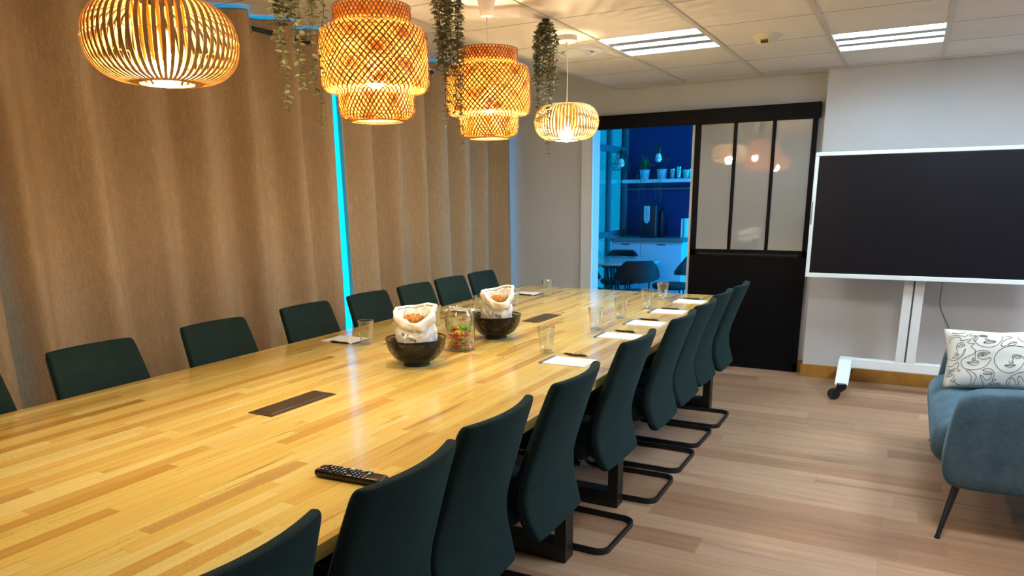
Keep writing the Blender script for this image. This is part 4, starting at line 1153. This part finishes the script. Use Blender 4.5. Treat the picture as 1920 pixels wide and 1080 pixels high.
def kchair(label):
    r = thing('kitchen_chair', label, 'chair', (0, 0, 0), 0, 'dark round-backed kitchen chairs')
    obj('seat', MB().lathe([(.14, .425), (.20, .43), (.215, .455), (.205, .48), (.10, .488), (.0, .488)], 32, cap=True), M['kvelvet'], r, smooth=True)
    rings = []
    for i in range(25):
        a = PI + math.radians(-74 + 148 * i / 24); e = 1 - abs(i - 12) / 12
        z0, z1 = .60 - .02 * e, .64 + .165 * min(1, e * 1.9) ** .8
        ro = .225 + .012; ri = .225 - .02
        c, s = math.cos(a), math.sin(a)
        rings.append([(ri * c, ri * s, z0 + .008), (ri * c, ri * s, z1 - .01), ((ri + .02) * c * 1.03, (ri + .02) * s * 1.03, z1), (ro * c * 1.05, ro * s * 1.05, z1 - .012), (ro * c, ro * s, z0 + .01), ((ri + .01) * c, (ri + .01) * s, z0)])
    obj('backrest', MB().loft(rings), M['kvelvet'], r, smooth=True, auto=60)
    for a in (45, 135, 225, 315):
        t = math.radians(a); c, s = math.cos(t), math.sin(t)
        obj('leg', MB().tube([(.15 * c, .15 * s, .44), (.22 * c, .22 * s, .003)], .009, 8), M['black'], r, smooth=True)
    for a in (150, 210):
        t = math.radians(a)
        obj('back_strut', MB().tube([(.20 * math.cos(t), .20 * math.sin(t), .45), (.222 * math.cos(t), .222 * math.sin(t), .62)], .008, 8), M['black'], r, smooth=True)
    return r
kc = kchair('dark round-backed kitchen chair right of the round table, by the doorway edge'); kc.location = (-2.27, 7.92, 0); kc.rotation_euler = (0, 0, PI + .1)
dup(kc, (-2.98, 8.15, 0), -PI / 2 + .1, 'dark kitchen chair behind the round table, only its curved back in view')
dup(kc, (-2.44, 7.18, 0), PI / 2 + .5, 'dark kitchen chair in front of the round table, seen from behind')
dup(kc, (-2.98, 7.12, 0), PI / 2 - .15, 'dark kitchen chair at the left doorway edge, in front of the round table')
def cage(x, y, z, label, full=True):
    r = thing('cage_pendant', label, 'pendant lamp', (x, y, z), 0, 'kitchen wire cage pendants')
    obj('cord', MB().tube([(0, 0, .12), (0, 0, KZ - z)], .0025, 6), M['black'], r)
    obj('socket', MB().lathe([(.018, .03), (.02, .035), (.02, .10), (.008, .125)], 16), M['black'], r, smooth=True)
    obj('bulb', MB().lathe([(.0, -.058), (.02, -.054), (.034, -.035), (.036, -.02), (.026, .012), (.016, .03)], 20, cap=False), M['kbulb'], r, smooth=True)
    m = MB(); n = 6
    A = [(.03 * math.cos(2 * PI * q / n), .03 * math.sin(2 * PI * q / n), .115) for q in range(n)]
    B = [(.115 * math.cos(2 * PI * (q + .5) / n), .115 * math.sin(2 * PI * (q + .5) / n), -.02) for q in range(n)]
    D = [(.095 * math.cos(2 * PI * q / n), .095 * math.sin(2 * PI * q / n), -.085) for q in range(n)]
    for q in range(n):
        for a, b in ((A[q], B[q]), (A[q], B[q - 1]), (B[q], B[(q + 1) % n]), (B[q], D[q]), (B[q], D[(q + 1) % n]), (D[q], D[(q + 1) % n])):
            m.tube([a, b], .0022, 5)
    obj('wire_cage', m, M['black'], r)
cage(-2.832, 7.75, 1.79, 'unlit wire cage pendant at the left, before the kitchen window')
cage(-2.42, 7.75, 1.83, 'unlit wire cage pendant at the right, before the navy wall')

# ------------------------------------------------------------------ light
W = bpy.data.worlds.new('World'); SC.world = W; W.use_nodes = True
nt = W.node_tree; nt.nodes.clear()
bg = nt.nodes.new('ShaderNodeBackground'); wo = nt.nodes.new('ShaderNodeOutputWorld')
bg.inputs[0].default_value = (.003, .40, .92, 1); bg.inputs[1].default_value = 9.0
nt.links.new(bg.outputs[0], wo.inputs[0])
def area(name, loc, rot, sx, sy, e, c, portal=False):
    d = bpy.data.lights.new(name, 'AREA'); d.shape = 'RECTANGLE'; d.size = sx; d.size_y = sy; d.energy = e; d.color = c
    if portal: d.cycles.is_portal = True
    o = bpy.data.objects.new(name, d); COL.objects.link(o); o.location = loc; o.rotation_euler = rot; return o
area('daylight_portal_kitchen', (KX - .06, 7.7, 1.2), (0, -PI / 2, 0), 2.4, 2.5, 1, (1, 1, 1), True)
area('portal_added_window', (KXR + .09, 7.75, 1.25), (0, PI / 2, 0), 2.1, 2.1, 1, (1, 1, 1), True)  # sky sampling through the added right-hand window
area('daylight_portal_windows', (XL - .12, 3.2, 1.4), (0, -PI / 2, 0), 2.2, 5.8, 1, (1, 1, 1), True)
# ceiling lights added out of the frame to brighten the room
cool = (.74, .89, 1.0)
for i, (x, y) in enumerate(((.37, 2.78), (.37, .7), (-.23, -1.1), (1.3, 4.5))):
    area('added_panel_light', (x, y, ZC - .012), (0, 0, 0), .56, .56, [20, 3, 3, 27][i], cool)

# ------------------------------------------------------------------ camera
cam = bpy.data.cameras.new('Camera'); co = bpy.data.objects.new('Camera', cam); COL.objects.link(co)
r_ = Vector((.8799948677901471, .47479622752085954, -.013325726808015392))
u_ = Vector((-.10853273689711468, .22831090721550235, .967519909184331))
f_ = Vector((-.4624172117088889, .8499662769653832, -.25244336065141854))
mw = Matrix.Identity(4)
for i in range(3): mw[i][0] = r_[i]; mw[i][1] = u_[i]; mw[i][2] = -f_[i]
mw.translation = Vector((0, 0, 1.45)); co.matrix_world = mw
cam.sensor_width = 36; cam.lens = 1353.14 / 1920 * 36; cam.shift_y = 180 / 1920; cam.clip_start = .02
SC.camera = co

SC.view_settings.view_transform = 'Standard'; SC.view_settings.look = 'None'; SC.view_settings.gamma = 1
SC.view_settings.exposure = 0.88; SC.view_settings.use_curve_mapping = False
cy = SC.cycles
cy.use_denoising = True; cy.max_bounces = 8; cy.diffuse_bounces = 4; cy.glossy_bounces = 4; cy.transmission_bounces = 6; cy.transparent_max_bounces = 16
cy.caustics_reflective = False; cy.caustics_refractive = False; cy.sample_clamp_indirect = 6.0; cy.use_light_tree = True
